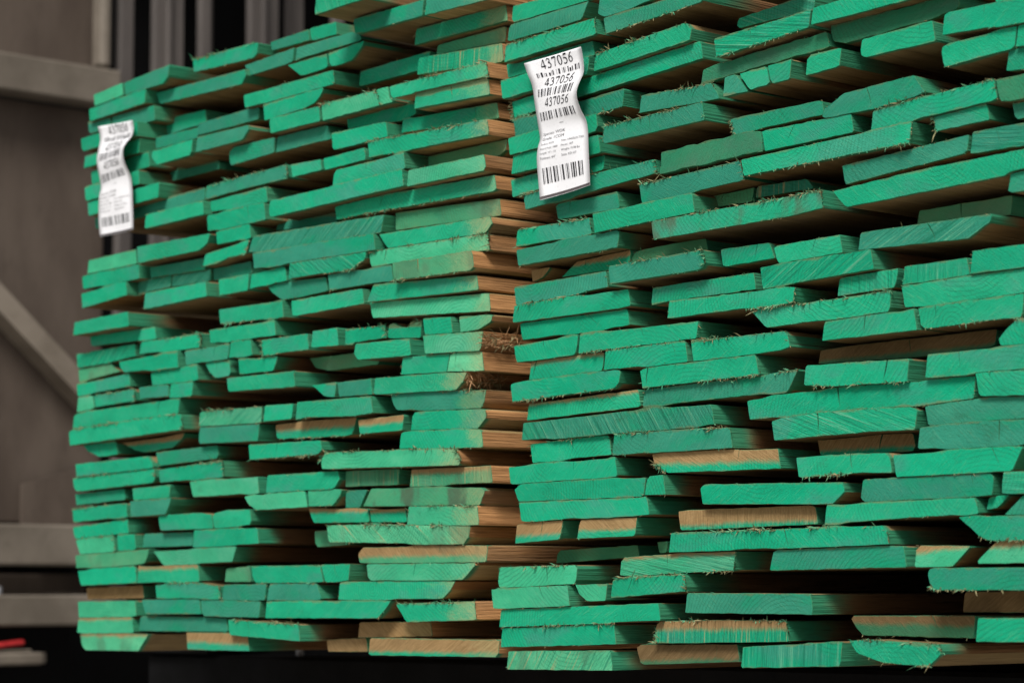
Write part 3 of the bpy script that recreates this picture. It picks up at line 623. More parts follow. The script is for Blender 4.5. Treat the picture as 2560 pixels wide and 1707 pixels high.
F|0|5|-6985,15604 -6944,15837 -6123,15835 -5918,15851 -5713,15843 -5713,15834 -5754,15572 -5877,15575 -5959,15564 -6862,15585 -6985,15596|t|dull green board, far pack, fourth layer up, third from wall side
F|0|7|-5695,15578 -5655,15757 -5614,15841 -5534,15845 -4364,15838 -4324,15813 -4203,15580 -4364,15567 -5695,15567|t|dull green board, far pack, fourth layer up, fourth from wall side
F|0|7|-3762,15579 -3722,15848 -3560,15857 -3076,15843 -2874,15855 -1097,15838 -895,15826 -1016,15687 -1178,15582 -1218,15576 -2308,15577 -2510,15556 -3762,15572||wide bright green board, far pack, fourth layer up, beside the gap
F|0|3|-11642,15580 -9696,15590 -9655,15326 -9858,15303 -11602,15292 -11642,15569|p|pale green board, far pack, third layer up, at wall side
F|0|6|-9487,15599 -9082,15601 -8880,15615 -7705,15610 -7665,15583 -7624,15363 -7624,15354 -9366,15355|t|dull green board, far pack, third layer up, second from wall side
F|0|3|-7618,15589 -7012,15591 -5879,15554 -5879,15546 -5920,15292 -7578,15317 -7618,15580|t|dull green board, far pack, third layer up, third from wall side
F|0|8|-5738,15286 -5698,15558 -4285,15567 -4084,15551 -3882,15551 -3680,15564 -2671,15561 -2429,15548 -2550,15437 -2752,15288||wide bright green board, far pack, third layer up, fourth from wall side
F|0|3|-2295,15506 -439,15538 -399,15265 -2013,15230 -2053,15254|ft|bright green frayed board, far pack, third layer up, beside the gap
F|0|6|-11646,15036 -11605,15284 -11483,15287 -9820,15300 -9779,15275 -9738,15055 -9738,15034 -9860,15024 -11483,15007 -11565,15025 -11646,15024|p h.1|green bare-topped board, far pack, second layer up, at wall side
F|-1|6|-9708,15062 -9668,15284 -9628,15325 -7743,15307 -6981,15282 -6940,15057|t fb|wide dull green frayed board, far pack, second layer up, second from wall side
F|1|3|-6632,15265 -4655,15192 -4614,14927 -6592,15010|ft|bright green frayed board, far pack, first layer up, third from wall side
F|0|5|-11549,14996 -11429,15005 -9825,15023 -9624,15005 -9263,15009 -9584,14717 -11349,14716 -11389,14728 -11509,14810 -11549,14986|P h.15|green bare-topped board, far pack, first layer up, at wall side
F|0|5|-8045,15044 -6622,15045 -6582,15004 -6216,14989 -6175,14755 -8005,14761|h.55|half bare, half green board, far pack, first layer up, second from wall side
F|-3|6|-3632,14988 -3592,15224 -2069,15241 -1988,15225 -1828,15228 -1788,15017|b|bare brown board set back, far pack, second layer up, beside the gap
F|0|3|-2994,14729 -2954,14989 98,14980 58,14737|h.75|wide half bare, half green board, far pack, first layer up, beside the gap
F|-4|3|-4606,14945 -3562,14985 -3521,14769 -4566,14757|b|bare brown board set back, far pack, first layer up, fourth from wall side
N|0|4|448,23893 489,24142 2116,24122 2156,23901||bright green board, alone in thirty-fourth layer up, near pack
N|0|4|356,23632 396,23872 518,23882 2106,23893 1984,23694 1944,23655|t|dull green board, alone in thirty-third layer up, near pack
N|1|4|406,23303 446,23561 2334,23587 2374,23346|ft|bright green frayed board, near pack, thirty-second layer up, beside the gap
N|0.5|5|2358,23651 2398,23847 2558,23890 2598,23899 3480,23903 3440,23632 3279,23626 3039,23593 2558,23578 2478,23583|t|dull green board, near pack, thirty-second layer up, second from gap
N|0.5|5|2479,23563 2560,23574 2966,23590 3291,23578 4429,23618 4389,23413 2519,23331 2479,23550|t fb|dull green frayed board, near pack, thirty-first layer up, second from gap
N|-0.5|6|280,23322 401,23322 442,23298 1615,23323 2140,23324 2181,23106 320,23110||bright green board, near pack, thirty-first layer up, beside the gap
N|0.5|2|255,23069 2172,23090 2132,22835 296,22785||bright green board, near pack, thirtieth layer up, beside the gap
N|0.5|4|2252,22849 2292,23093 4063,23200 4184,23090 4144,22943|ft|bright green frayed board, near pack, thirtieth layer up, second from gap
N|-0.5|3|387,22746 4251,22932 4291,22687 830,22520 628,22487 508,22479 427,22485 387,22738|fb|wide bright green frayed board, near pack, twenty-ninth layer up, beside the gap
N|0|4|467,22469 628,22484 830,22467 2808,22529 2768,22276 2243,22258 507,22205 467,22450|t fb|dull green frayed board, near pack, twenty-eighth layer up, beside the gap
N|0.5|4|411,22190 612,22204 2294,22256 2334,22012 2053,21976 451,21937||bright green board, near pack, twenty-seventh layer up, beside the gap
N|0|5|440,21661 481,21933 2055,21973 2297,21953 2337,21695||bright green board, near pack, twenty-sixth layer up, beside the gap
N|-1|2|287,21618 2303,21688 2263,21480 327,21350||bright green board, near pack, twenty-fifth layer up, beside the gap
N|0|4|697,21319 2108,21425 3398,21448 3438,21253 1866,21167 1664,21132 1382,21119 1221,21132 737,21106|t ft|wide dull green frayed board, near pack, twenty-fourth layer up, beside the gap
N|0|7|3098,22132 3138,22366 3179,22374 4149,22319 4310,22330 4472,22316 4634,22083 4351,22084|t ft|dull green frayed board, near pack, twenty-sixth layer up, second from gap
N|2|4|2565,21758 2606,22002 4498,22028 4538,21777|t ft|dull green frayed board jutting out, near pack, twenty-fifth layer up, second from gap
N|0.5|7|3548,21217 3588,21510 4756,21522 4957,21540 5199,21541 5400,21512 5440,21250|r fb|rough dark green frayed board, near pack, twenty-fourth layer up, second from gap
N|0.5|3|5427,21515 6933,21495 6973,21255 5468,21243||bright green board, near pack, twenty-fourth layer up, third from gap
N|0|3|4812,21778 6405,21763 6446,21573 5384,21566 5179,21544 4852,21546 4812,21765|t fb|dull green frayed board, near pack, twenty-fifth layer up, third from gap
N|0.5|5|6465,21505 6505,21621 6826,21766 7949,21800 8109,21573 8109,21566 7949,21532 7307,21488|t k.45,.5|dull green split board, near pack, twenty-fifth layer up, fourth from gap
N|-0.5|5|4243,22347 4284,22530 4487,22563 6475,22637 6516,22430 4568,22359 4405,22332 4243,22337|r|rough dark green board, near pack, twenty-eighth layer up, second from gap
N|1|2|4634,22865 6347,22922 6306,22697 4675,22603|s12 fb|saw-scored green frayed board, near pack, twenty-ninth layer up, second from gap
N|-2.5|3|4727,23029 4767,23166 6139,23244 6098,23017|t s25|saw-scored green board set back, near pack, thirtieth layer up, third from gap
N|1|3|6360,22713 6400,22926 8704,23002 8664,22725|fb|bright green frayed board, near pack, twenty-eighth layer up, third from gap
N|-1|4|6501,22721 6541,22708 8515,22719 8555,22552 8072,22474 6743,22439 6541,22503|r|rough dark green board, near pack, twenty-seventh layer up, third from gap
N|1.5|4|7181,22181 7221,22366 8324,22389 8365,22127 7262,22128||bright green board jutting out, near pack, twenty-sixth layer up, sixth from gap
N|1.5|4|8477,22177 8517,22414 8557,22440 10203,22396 10163,22096 9320,22114 9119,22146||bright green board jutting out, near pack, twenty-sixth layer up, seventh from gap
N|-3|3|6812,22989 6854,23186 7104,23195 7062,22988|t|narrow dull green board set back, near pack, twenty-ninth layer up, third from gap
N|-2|3|8992,22524 9033,22759 10111,22749 10069,22520||bright green board, near pack, twenty-seventh layer up, fourth from gap
N|0.5|3|6197,22101 6238,22357 6805,22354 6764,22121||narrow bright green board, near pack, twenty-sixth layer up, fifth from gap
N|0.5|5|4738,22073 4778,22334 4941,22336 4981,22336 5184,22073|t|narrow dull green board, near pack, twenty-sixth layer up, third from gap
N|0.5|4|5049,22324 5507,22343 5549,22314 5590,22095 5257,22076 5216,22105||narrow bright green board, near pack, twenty-seventh layer up, second from gap
N|0.5|2|5558,22343 5973,22360 5931,22101 5641,22093 5600,22139||narrow bright green board, near pack, twenty-sixth layer up, fourth from gap
N|1|5|8402,22045 8522,22082 9083,22086 9283,22111 9523,22098 9523,22081 9483,21873 9443,21841 8442,21805||bright green board, near pack, twenty-fifth layer up, fifth from gap
N|1|3|9506,21862 9548,22102 10005,22095 9963,21828 9506,21853||narrow bright green board, near pack, twenty-fifth layer up, sixth from gap
N|0.5|4|9311,21609 9353,21844 9479,21852 10108,21827 10066,21544 9731,21552 9521,21594|t|dull green board, near pack, twenty-fourth layer up, fifth from gap
N|0.5|6|7242,21249 7282,21482 8004,21533 8204,21521 9127,21555 9167,21303 8245,21268 8044,21271 7884,21243 7242,21236|ft|bright green frayed board, near pack, twenty-fourth layer up, fourth from gap
N|0.5|4|9178,21534 9512,21531 9721,21550 10097,21533 10097,21526 10055,21252 9387,21244 9220,21268|r|rough dark green board, near pack, twenty-third layer up, fourth from gap
N|0|3|8171,21257 8973,21297 9013,21092 8211,21078 8171,21251|fb|bright green frayed board, near pack, twenty-second layer up, fifth from gap
N|-0.5|3|9300,21256 9380,21239 9862,21251 9822,21051 9380,21043 9340,21073|t|narrow dull green board, near pack, twenty-second layer up, sixth from gap
N|1|5|5101,21182 7125,21209 7287,21228 7813,21239 7935,21232 7935,21220 7894,20972 5141,20959|fb|wide bright green frayed board, near pack, twenty-third layer up, third from gap
N|0.5|4|3138,21140 5016,21189 5056,21123 5097,20919 4322,20902 4117,20873 3179,20866 3138,21132|t ft|dull green frayed board, near pack, twenty-third layer up, second from gap
N|0|3|8713,20732 8753,20989 10039,20975 9999,20700|t s8|saw-scored green board, near pack, twenty-first layer up, fourth from gap
N|0|2|6737,20876 8718,20960 8677,20745 6778,20630|t|dull green board, near pack, twenty-first layer up, third from gap
N|1|3|6665,20555 8039,20622 10100,20653 10060,20391 10020,20425 9373,20410 9292,20372 6907,20323 6867,20328||wide bright green board, near pack, twentieth layer up, fourth from gap
N|0.5|4|9295,20176 9335,20399 10016,20422 10056,20440 10016,20157|t|dull green board, near pack, eighteenth layer up, fifth from gap
N|-4|3|7554,20076 7594,20244 9003,20244 8963,20012|m k.47,.47|shaded olive split board set back, near pack, nineteenth layer up, fifth from gap
N|0|3|6972,19792 7013,20000 9027,19979 8986,19878 8664,19726 6972,19785|t s-25 k.53,.6|saw-scored green split board, near pack, eighteenth layer up, fourth from gap
N|-0.5|7|1328,21087 1369,21111 1451,21122 1655,21128 1860,21111 2598,21129 2639,20879 1369,20887 1328,21075|t|dull green board, near pack, twenty-third layer up, beside the gap
N|0|4|515,20589 555,20841 2085,20821 2126,20600 2126,20588 2045,20578 1562,20574 1361,20595|ft|bright green frayed board, near pack, twenty-second layer up, beside the gap
N|1|6|2265,20844 3075,20847 3277,20862 4168,20870 4209,20864 4249,20613 4249,20602 2305,20566||bright green board, near pack, twenty-second layer up, second from gap
N|-3.5|2|4160,20881 4908,20895 4867,20711 4243,20723 4202,20841|m|narrow shaded olive board set back, near pack, twenty-second layer up, third from gap
N|-3|5|4966,20737 5007,20891 5866,20868 5907,20834 5989,20726|t v|streaked tan-green board set back, near pack, twenty-second layer up, fourth from gap
N|2|4|3513,20569 5888,20567 6532,20587 6572,20347 6009,20315 3674,20313 3553,20322|d ft|wide bright green frayed board jutting out, near pack, twenty-first layer up, second from gap
N|0.5|6|585,20537 1358,20546 1561,20571 2049,20575 2212,20555 2741,20565 2700,20322 625,20299|t|dull green board, near pack, twenty-first layer up, beside the gap
N|-2.5|6|2650,20079 2690,20252 2731,20293 3537,20314 4101,20308 4141,20125|m|shaded olive board set back, near pack, twentieth layer up, third from gap
N|-2|3|1268,20089 1597,20279 2707,20318 2666,20139 2625,20077|h.3|green bare-topped board, near pack, twentieth layer up, second from gap
N|-2|2|617,20263 1054,20265 879,20130 660,20084|b|narrow bare brown board, near pack, twentieth layer up, beside the gap
N|0.5|3|532,20006 2470,20027 2511,19799 2067,19785 1865,19757 572,19738|t fb|dull green frayed board, near pack, nineteenth layer up, beside the gap
N|2|3|2650,20062 4455,20078 4495,19886 4455,19837 4415,19818 2690,19807|t ft|dull green frayed board jutting out, near pack, nineteenth layer up, second from gap
N|0|3|4606,20076 5480,20063 5563,19851 4648,19839|fb|bright green frayed board, near pack, nineteenth layer up, third from gap
N|0|3|5561,20005 6674,20019 6716,19785 5644,19773 5603,19842||bright green board, near pack, nineteenth layer up, fourth from gap
N|0|4|3297,19469 3337,19710 5198,19705 5238,19487 3620,19491||bright green board, near pack, eighteenth layer up, second from gap
N|0.5|7|5357,19750 5517,19752 5678,19768 6642,19772 6803,19763 7205,19773 7245,19518 5959,19487 5758,19462 5397,19462 5357,19740|s-30|saw-scored green board, near pack, eighteenth layer up, third from gap
N|0.5|6|503,19492 544,19733 1872,19754 2073,19729 2918,19729 2959,19495 2717,19479|fb|wide bright green frayed board, near pack, eighteenth layer up, beside the gap
N|0|3|601,19481 2831,19473 2872,19253 2872,19242 2547,19241 2344,19220 1817,19216 1614,19217 1412,19238 641,19235|k.63,.78|bright green split board, near pack, seventeenth layer up, beside the gap
N|1|5|3698,19246 3738,19484 5304,19444 5746,19459 5987,19426 5987,19417 5947,19231 5304,19218 5103,19244|fb|bright green frayed board, near pack, seventeenth layer up, second from gap
N|0.5|5|5191,19204 5432,19224 5835,19226 6036,19213 7526,19228 7526,19221 7486,18973 6520,18958 6318,18972 5473,18964 5432,18982|ft|bright green frayed board, near pack, sixteenth layer up, third from gap
N|-0.5|3|6567,19262 6609,19487 7553,19507 7512,19342 7471,19273|V|ribbed green board, near pack, seventeenth layer up, third from gap
N|0|4|7630,19281 7671,19511 8617,19509 8658,19314 8658,19305 8535,19295|V|ribbed green board, near pack, seventeenth layer up, fourth from gap
N|0.5|3|8704,19305 8745,19569 10022,19554 9981,19287 8704,19298||bright green board, near pack, seventeenth layer up, fifth from gap
N|0|3|7630,19276 8681,19294 9975,19283 9934,19024 9571,19022 9409,19003 7994,18989 7671,19010||bright green board, near pack, sixteenth layer up, fourth from gap
N|0.5|6|6390,18724 6431,18950 7490,18969 7653,18959 7857,18979 7898,18724 7898,18712 6390,18714|k.47,.45|bright green split board, near pack, fifteenth layer up, fourth from gap
N|0.5|3|7913,18976 8035,18987 9465,18994 9465,18978 9424,18720 9342,18714 9179,18730 7953,18714 7913,18964|fb|bright green frayed board, near pack, fifteenth layer up, fifth from gap
N|0.5|4|9075,18478 9159,18579 9366,18717 9990,18709 9948,18397 9117,18420||bright green board, near pack, fourteenth layer up, fourth from gap
N|-4|4|5907,18495 5947,18663 6511,18681 8726,18682 8685,18474 7638,18448|h.7 m|wide half bare, half green board set back, near pack, fourteenth layer up, third from gap
N|0.5|3|6071,18181 6111,18432 7771,18383 7730,18106 6435,18140 6233,18173|fb k.8,.75|bright green split board, near pack, thirteenth layer up, third from gap
N|0.5|5|8008,18142 8048,18408 8972,18401 9093,18415 9978,18390 9937,18114 8771,18133 8731,18121 8611,18114 8128,18121 8008,18132||bright green board, near pack, thirteenth layer up, fourth from gap
N|0.5|2|8749,18137 9967,18107 9926,17812 9845,17806 8830,17853 8789,17880 8749,18126||bright green board, near pack, twelfth layer up, third from gap
N|0|9|5026,18066 5269,18077 5470,18111 6237,18112 6439,18137 7852,18101 8054,18120 8579,18113 8700,18103 8700,18084 8659,17844 7771,17806 6883,17839 6318,17835 5672,17806 5470,17825 5067,17819|k.42,.43|wide bright green split board, near pack, twelfth layer up, second from gap
N|0|5|7944,17805 8669,17833 8830,17850 9797,17806 9918,17790 9918,17773 9877,17553 9031,17570 8024,17562 7984,17563 7944,17793|t|dull green board, near pack, eleventh layer up, third from gap
N|0.5|6|5501,17769 5664,17803 6314,17832 6884,17836 7779,17803 7861,17753 7861,17739 7820,17525 7128,17545 5541,17525|s20 k.33,.33|saw-scored green split board, near pack, eleventh layer up, second from gap
N|-4|5|5881,17534 5922,17524 7106,17539 7433,17530 7474,17306 5922,17334|h.7 k.67,.63|half bare, half green split board set back, near pack, tenth layer up, third from gap
N|0.5|5|7848,17296 7889,17549 8090,17560 8897,17568 9945,17542 9905,17267 9502,17273 9300,17255 8292,17266 8090,17292|t k.58,.57|dull green split board, near pack, tenth layer up, fourth from gap
N|0.5|4|5916,17289 6853,17295 7424,17272 7465,17028 6853,17054 5957,17031|fb k.58,.6|bright green split board, near pack, ninth layer up, third from gap
N|0.5|5|7483,17243 8095,17241 8299,17263 9238,17256 9401,17243 9238,16971 8667,16968 7524,16973||bright green board, near pack, ninth layer up, fourth from gap
N|0.5|5|4232,16971 4272,17006 4312,17023 6678,16952 6718,16840 6517,16694 6477,16689 4272,16764||wide bright green board, near pack, eighth layer up, second from gap
N|0.5|3|6946,16765 6986,16972 8965,16968 8924,16707 8601,16693 7027,16696 6986,16702 6946,16753|t|dull green board, near pack, eighth layer up, third from gap
N|0.5|3|9077,16722 9117,16968 9923,16953 9883,16707 9359,16704|s4|saw-scored green board, near pack, eighth layer up, fourth from gap
N|0.5|8|6374,16454 6414,16684 6494,16689 6655,16676 6855,16676 7016,16694 8702,16688 8742,16517 8742,16498 8541,16480 8341,16498 6775,16459 6574,16430 6374,16436||bright green board, near pack, seventh layer up, fourth from gap
N|-0.5|3|8765,16545 8808,16697 9106,16708 8936,16564||narrow bright green board, near pack, seventh layer up, fifth from gap
N|0|3|9070,16473 9352,16701 9876,16696 9876,16689 9836,16448|t|dull green board, near pack, seventh layer up, sixth from gap
N|0.5|5|8445,16471 8688,16487 8851,16463 9175,16465 9904,16444 9863,16172 8932,16185 8851,16191 8729,16247|fb|bright green frayed board, near pack, sixth layer up, fifth from gap
N|0|3|8626,15924 8954,16182 9856,16167 9815,15919|h.2 p|green bare-topped board, near pack, fifth layer up, fourth from gap
N|0|3|7718,15900 7758,16157 8569,16133 8286,15895|h.2 p|green bare-topped board, near pack, fifth layer up, third from gap
N|0.5|6|5436,15892 5477,16050 5517,16151 7331,16166 7613,16152 7653,15897|t fb|dull green frayed board, near pack, fourth layer up, fourth from gap
N|1|3|8004,15813 8044,15888 9919,15866 9878,15609 8126,15627 8044,15666|t fb|dull green frayed board, near pack, fourth layer up, fifth from gap
N|1|4|3950,15364 3990,15624 6141,15596 6181,15342|t fb|dull green frayed board, near pack, third layer up, second from gap
N|-8|3|7785,15361 7826,15609 9247,15611 9207,15362|b|bare brown board set back, near pack, third layer up, third from gap
N|1|9|3671,16161 3712,16405 3752,16412 6291,16405 6411,16423 6573,16427 6774,16404 7379,16402 7419,16183 7419,16176 5605,16158 5404,16172 4920,16169 4759,16154 3671,16154|ft k.55,.57|wide bright green split board, near pack, sixth layer up, fourth from gap
N|-0.5|4|3698,16693 3900,16709 6120,16693 6160,16456 3739,16441|V h.75|wide half bare, half green board, near pack, seventh layer up, third from gap
N|-3|2|6433,15326 8368,15326 8328,15060 6634,15089 6513,15194|m h.4|half bare, half green board set back, near pack, second layer up, third from gap
N|0.5|3|8638,15029 8678,15304 9860,15299 9820,15030||bright green board, near pack, first layer up, fifth from gap
N|0|6|3279,14962 3320,15207 3400,15256 4446,15275 5654,15261 5694,15004|v h.4 ft|wide half bare, half green frayed board, near pack, second layer up, second from gap
N|1|3|4937,14670 4977,14934 6646,15020 6605,14717|V|ribbed green board, near pack, first layer up, third from gap
N|0.5|4|6715,15026 7000,15042 8101,14998 8142,14893 7938,14738 7245,14768 6837,14877|ft fb|bright green frayed board, near pack, first layer up, fourth from gap
N|-1|4|2836,14899 2918,14943 4705,14966 4746,14743 2918,14675|h.8 m|half bare, half green board, near pack, first layer up, second from gap
N|1|4|388,14574 429,14831 2540,14864 2581,14599|P s-55|saw-scored green board, near pack, first layer up, beside the gap
N|0.5|4|512,19160 1419,19184 1625,19213 1872,19206 1872,19189 1831,18969 1790,18928 1749,18923 924,18911 553,18920||bright green board, near pack, sixteenth layer up, beside the gap
N|0.5|6|1896,18946 1936,19204 1976,19216 2340,19216 2542,19189 4237,19165 4237,19152 4197,18936 3995,18945 3874,18937 2461,18939 1896,18928|fb|bright green frayed board, near pack, sixteenth layer up, second from gap
N|0|4|778,18669 818,18904 1824,18923 2347,18921 2347,18899 2307,18665 778,18652|h.12 k.1,.04|green bare-topped split board, near pack, fifteenth layer up, beside the gap
N|0.5|5|2406,18680 2447,18928 3948,18935 3988,18931 4029,18661 4029,18644 3258,18636 3055,18661 2406,18662||bright green board, near pack, fifteenth layer up, second from gap
N|0.5|5|4091,18929 4213,18928 4294,18914 5802,18895 5842,18688 5679,18658 5150,18645 4131,18644 4091,18911|ft|bright green frayed board, near pack, fifteenth layer up, third from gap
N|0.5|6|428,18611 509,18629 832,18645 2203,18658 2687,18651 2727,18612 2687,18466 2606,18407 2566,18398 469,18360|fb|bright green frayed board, near pack, fourteenth layer up, beside the gap
N|0.5|4|3118,18607 3279,18634 5253,18641 5294,18384 5294,18377 3320,18363 3158,18353 3118,18590|fb k.07,.05|bright green split board, near pack, fourteenth layer up, second from gap
N|-0.5|4|672,18084 712,18318 2976,18363 3016,18124|h.1 fb|green bare-topped frayed board, near pack, thirteenth layer up, beside the gap
N|0|5|3094,18124 3134,18343 3175,18349 5156,18375 5924,18407 5762,18170 5722,18124 5682,18119 5479,18114 5277,18135 3700,18121 3458,18096 3094,18104|t ft|wide dull green frayed board, near pack, thirteenth layer up, second from gap
N|0.5|9|678,17800 718,18041 3007,18072 3168,18093 3329,18094 3489,18093 3690,18066 4453,18056 4493,17794 4373,17794 4172,17770 2686,17778 2485,17788 2325,17778 1361,17773 1160,17798|t s55|wide saw-scored green board, near pack, twelfth layer up, beside the gap
N|0|5|797,17741 1165,17746 1370,17770 2434,17774 2475,17512 2475,17502 1697,17495 1451,17469 837,17468 797,17727|ft|bright green frayed board, near pack, eleventh layer up, beside the gap
N|0.5|6|2550,17505 2590,17773 4164,17767 4366,17743 4769,17738 4810,17479 4810,17470 3317,17481 3155,17492 2550,17488|t ft|dull green frayed board, near pack, tenth layer up, second from gap
N|0.5|9|377,17435 741,17438 943,17462 1468,17467 1710,17447 2437,17453 2517,17471 2598,17472 2638,17229 2638,17201 2517,17191 700,17187 579,17178 418,17188||bright green board, near pack, tenth layer up, beside the gap
N|0|6|3272,17472 3432,17481 4756,17461 4916,17440 5558,17425 5598,17169 3512,17209 3312,17337|h.6 fb|half bare, half green frayed board, near pack, ninth layer up, second from gap
N|0.5|6|506,17108 626,17179 666,17184 2591,17189 2751,17166 3193,17164 3193,17155 3152,16934 3112,16907 586,16932 506,17098||wide bright green board, near pack, ninth layer up, beside the gap
N|0.5|5|3168,16934 3212,17123 3256,17177 3520,17186 3564,16928 3564,16918 3168,16927||narrow bright green board, near pack, sixth layer up, third from gap
N|0.5|4|594,16926 3088,16904 3209,16916 3249,16676 3249,16664 2927,16650 1962,16647 1761,16664 1600,16664 1439,16650 755,16641 634,16656 594,16920||wide bright green board, near pack, eighth layer up, beside the gap
N|0|4|464,16346 505,16606 750,16638 1484,16643 1484,16636 1443,16463 1402,16380|h.65|half bare, half green board, near pack, seventh layer up, beside the gap
N|0|4|1785,16386 1826,16563 1867,16640 2984,16642 2984,16635 2943,16405 2901,16387 1785,16380|h.6|half bare, half green board, near pack, seventh layer up, second from gap
N|-5|4|768,16063 808,16250 2448,16287 2488,16124|m|shaded olive board set back, near pack, sixth layer up, beside the gap
N|-5|2|2840,16317 3052,16326 3009,16170 2883,16163|m|narrow shaded olive board set back, near pack, sixth layer up, second from gap
N|1|4|207,15778 247,16017 1852,16019 1892,15981 1852,15759 327,15719 247,15720|p ft k.62,.63|pale green split board, near pack, fifth layer up, beside the gap
N|1.5|5|109,15699 190,15701 231,15717 1733,15744 1773,15471 1773,15460 393,15424 150,15431|p k.62,.72|pale green split board jutting out, near pack, fourth layer up, beside the gap
N|1|2|1842,15752 2489,15760 2448,15527 2084,15520 1923,15620|p|narrow pale green board, near pack, fourth layer up, second from gap
N|1|5|2548,15562 2589,15810 2836,15844 3946,15872 3987,15644|ft|bright green frayed board, near pack, fourth layer up, third from gap
N|0.5|5|2662,15868 2702,16109 3582,16130 3742,16146 4823,16146 4823,16139 4783,15898 4062,15888 2862,15848|p s10 h.15 fb|green bare-topped frayed board, near pack, fifth layer up, second from gap
N|1|5|238,15183 278,15417 359,15421 3473,15492 3513,15266 2664,15242 2502,15221 238,15166|fb|wide bright green frayed board, near pack, third layer up, beside the gap
N|1|5|236,14891 276,15156 2507,15219 2588,15217 2629,14955 2629,14945 236,14883||bright green board, near pack, second layer up, beside the gap
N|1.5|3|4826,23451 4867,23691 6141,23672 6100,23398||bright green board jutting out, near pack, thirty-first layer up, third from gap
'''

def area_of(p):
    return sum(p[i][0] * p[(i + 1) % len(p)][1] - p[(i + 1) % len(p)][0] * p[i][1] for i in range(len(p))) / 2

def fibre(mb, root, direc, length, r, rng, mi):
    d = Vector(direc).normalized()
    side = d.cross(Vector((rng.uniform(-1, 1), rng.uniform(-1, 1), rng.uniform(-1, 1)))).normalized()
    up = d.cross(side)
    bend = side * rng.uniform(-.45, .45) + Vector((0, 0, -.12))
    p0 = Vector(root)
    p1 = p0 + d * length * .55 + bend * length * .12
    p2 = p0 + d * length + bend * length * .5
    w = rng.uniform(1.0, 2.6)
    vs = []
    for c, rr in ((p0, r), (p1, r * .8)):
        vs += [c + side * rr * w, c - side * rr * w * .6 + up * rr, c - side * rr * w * .6 - up * rr]
    vs.append(p2)
    fs = [(0, 1, 4, 3), (1, 2, 5, 4), (2, 0, 3, 5), (3, 4, 6), (4, 5, 6), (5, 3, 6)]
    mb.add(vs, fs, mi)

def edge_fibres(mb, chain, n, up, rng, lmin, lmax, thick=1.0):
    """chain: (x, z) points along one long edge of the painted end"""
    seg = []
    tot = 0
    for a, b in zip(chain[:-1], chain[1:]):
        L = math.hypot(b[0] - a[0], b[1] - a[1])
        seg.append((tot, L, a, b))
        tot += L
    if tot < .01:
        return
    clumps = [rng.uniform(0, tot) for _ in range(max(1, int(tot / .07)))]
    for _ in range(n):
        s = rng.choice(clumps) + rng.gauss(0, .012) if rng.random() < .72 else rng.uniform(0, tot)
        s = min(max(s, 0.001), tot - .001)
        for t0, L, a, b in seg:
            if t0 <= s <= t0 + L + 1e-9:
                f = (s - t0) / max(L, 1e-6)
                x, z = a[0] + (b[0] - a[0]) * f, a[1] + (b[1] - a[1]) * f
                break
        ln = lmin * .6 + (lmax - lmin * .6) * rng.random() ** 1.7
        if rng.random() < .05:
            ln *= 1.9
        d = (rng.choice((-1, 1, 1)) * rng.uniform(.1, 1.2), -rng.uniform(.35, 1.1), rng.gauss(.15 if up else -.3, .4))
        fibre(mb, (x, .0012, z + (-.0006 if up else .0006)), d, ln, rng.uniform(.00020, .00045) * thick, rng, 0 if rng.random() < .55 else 1)

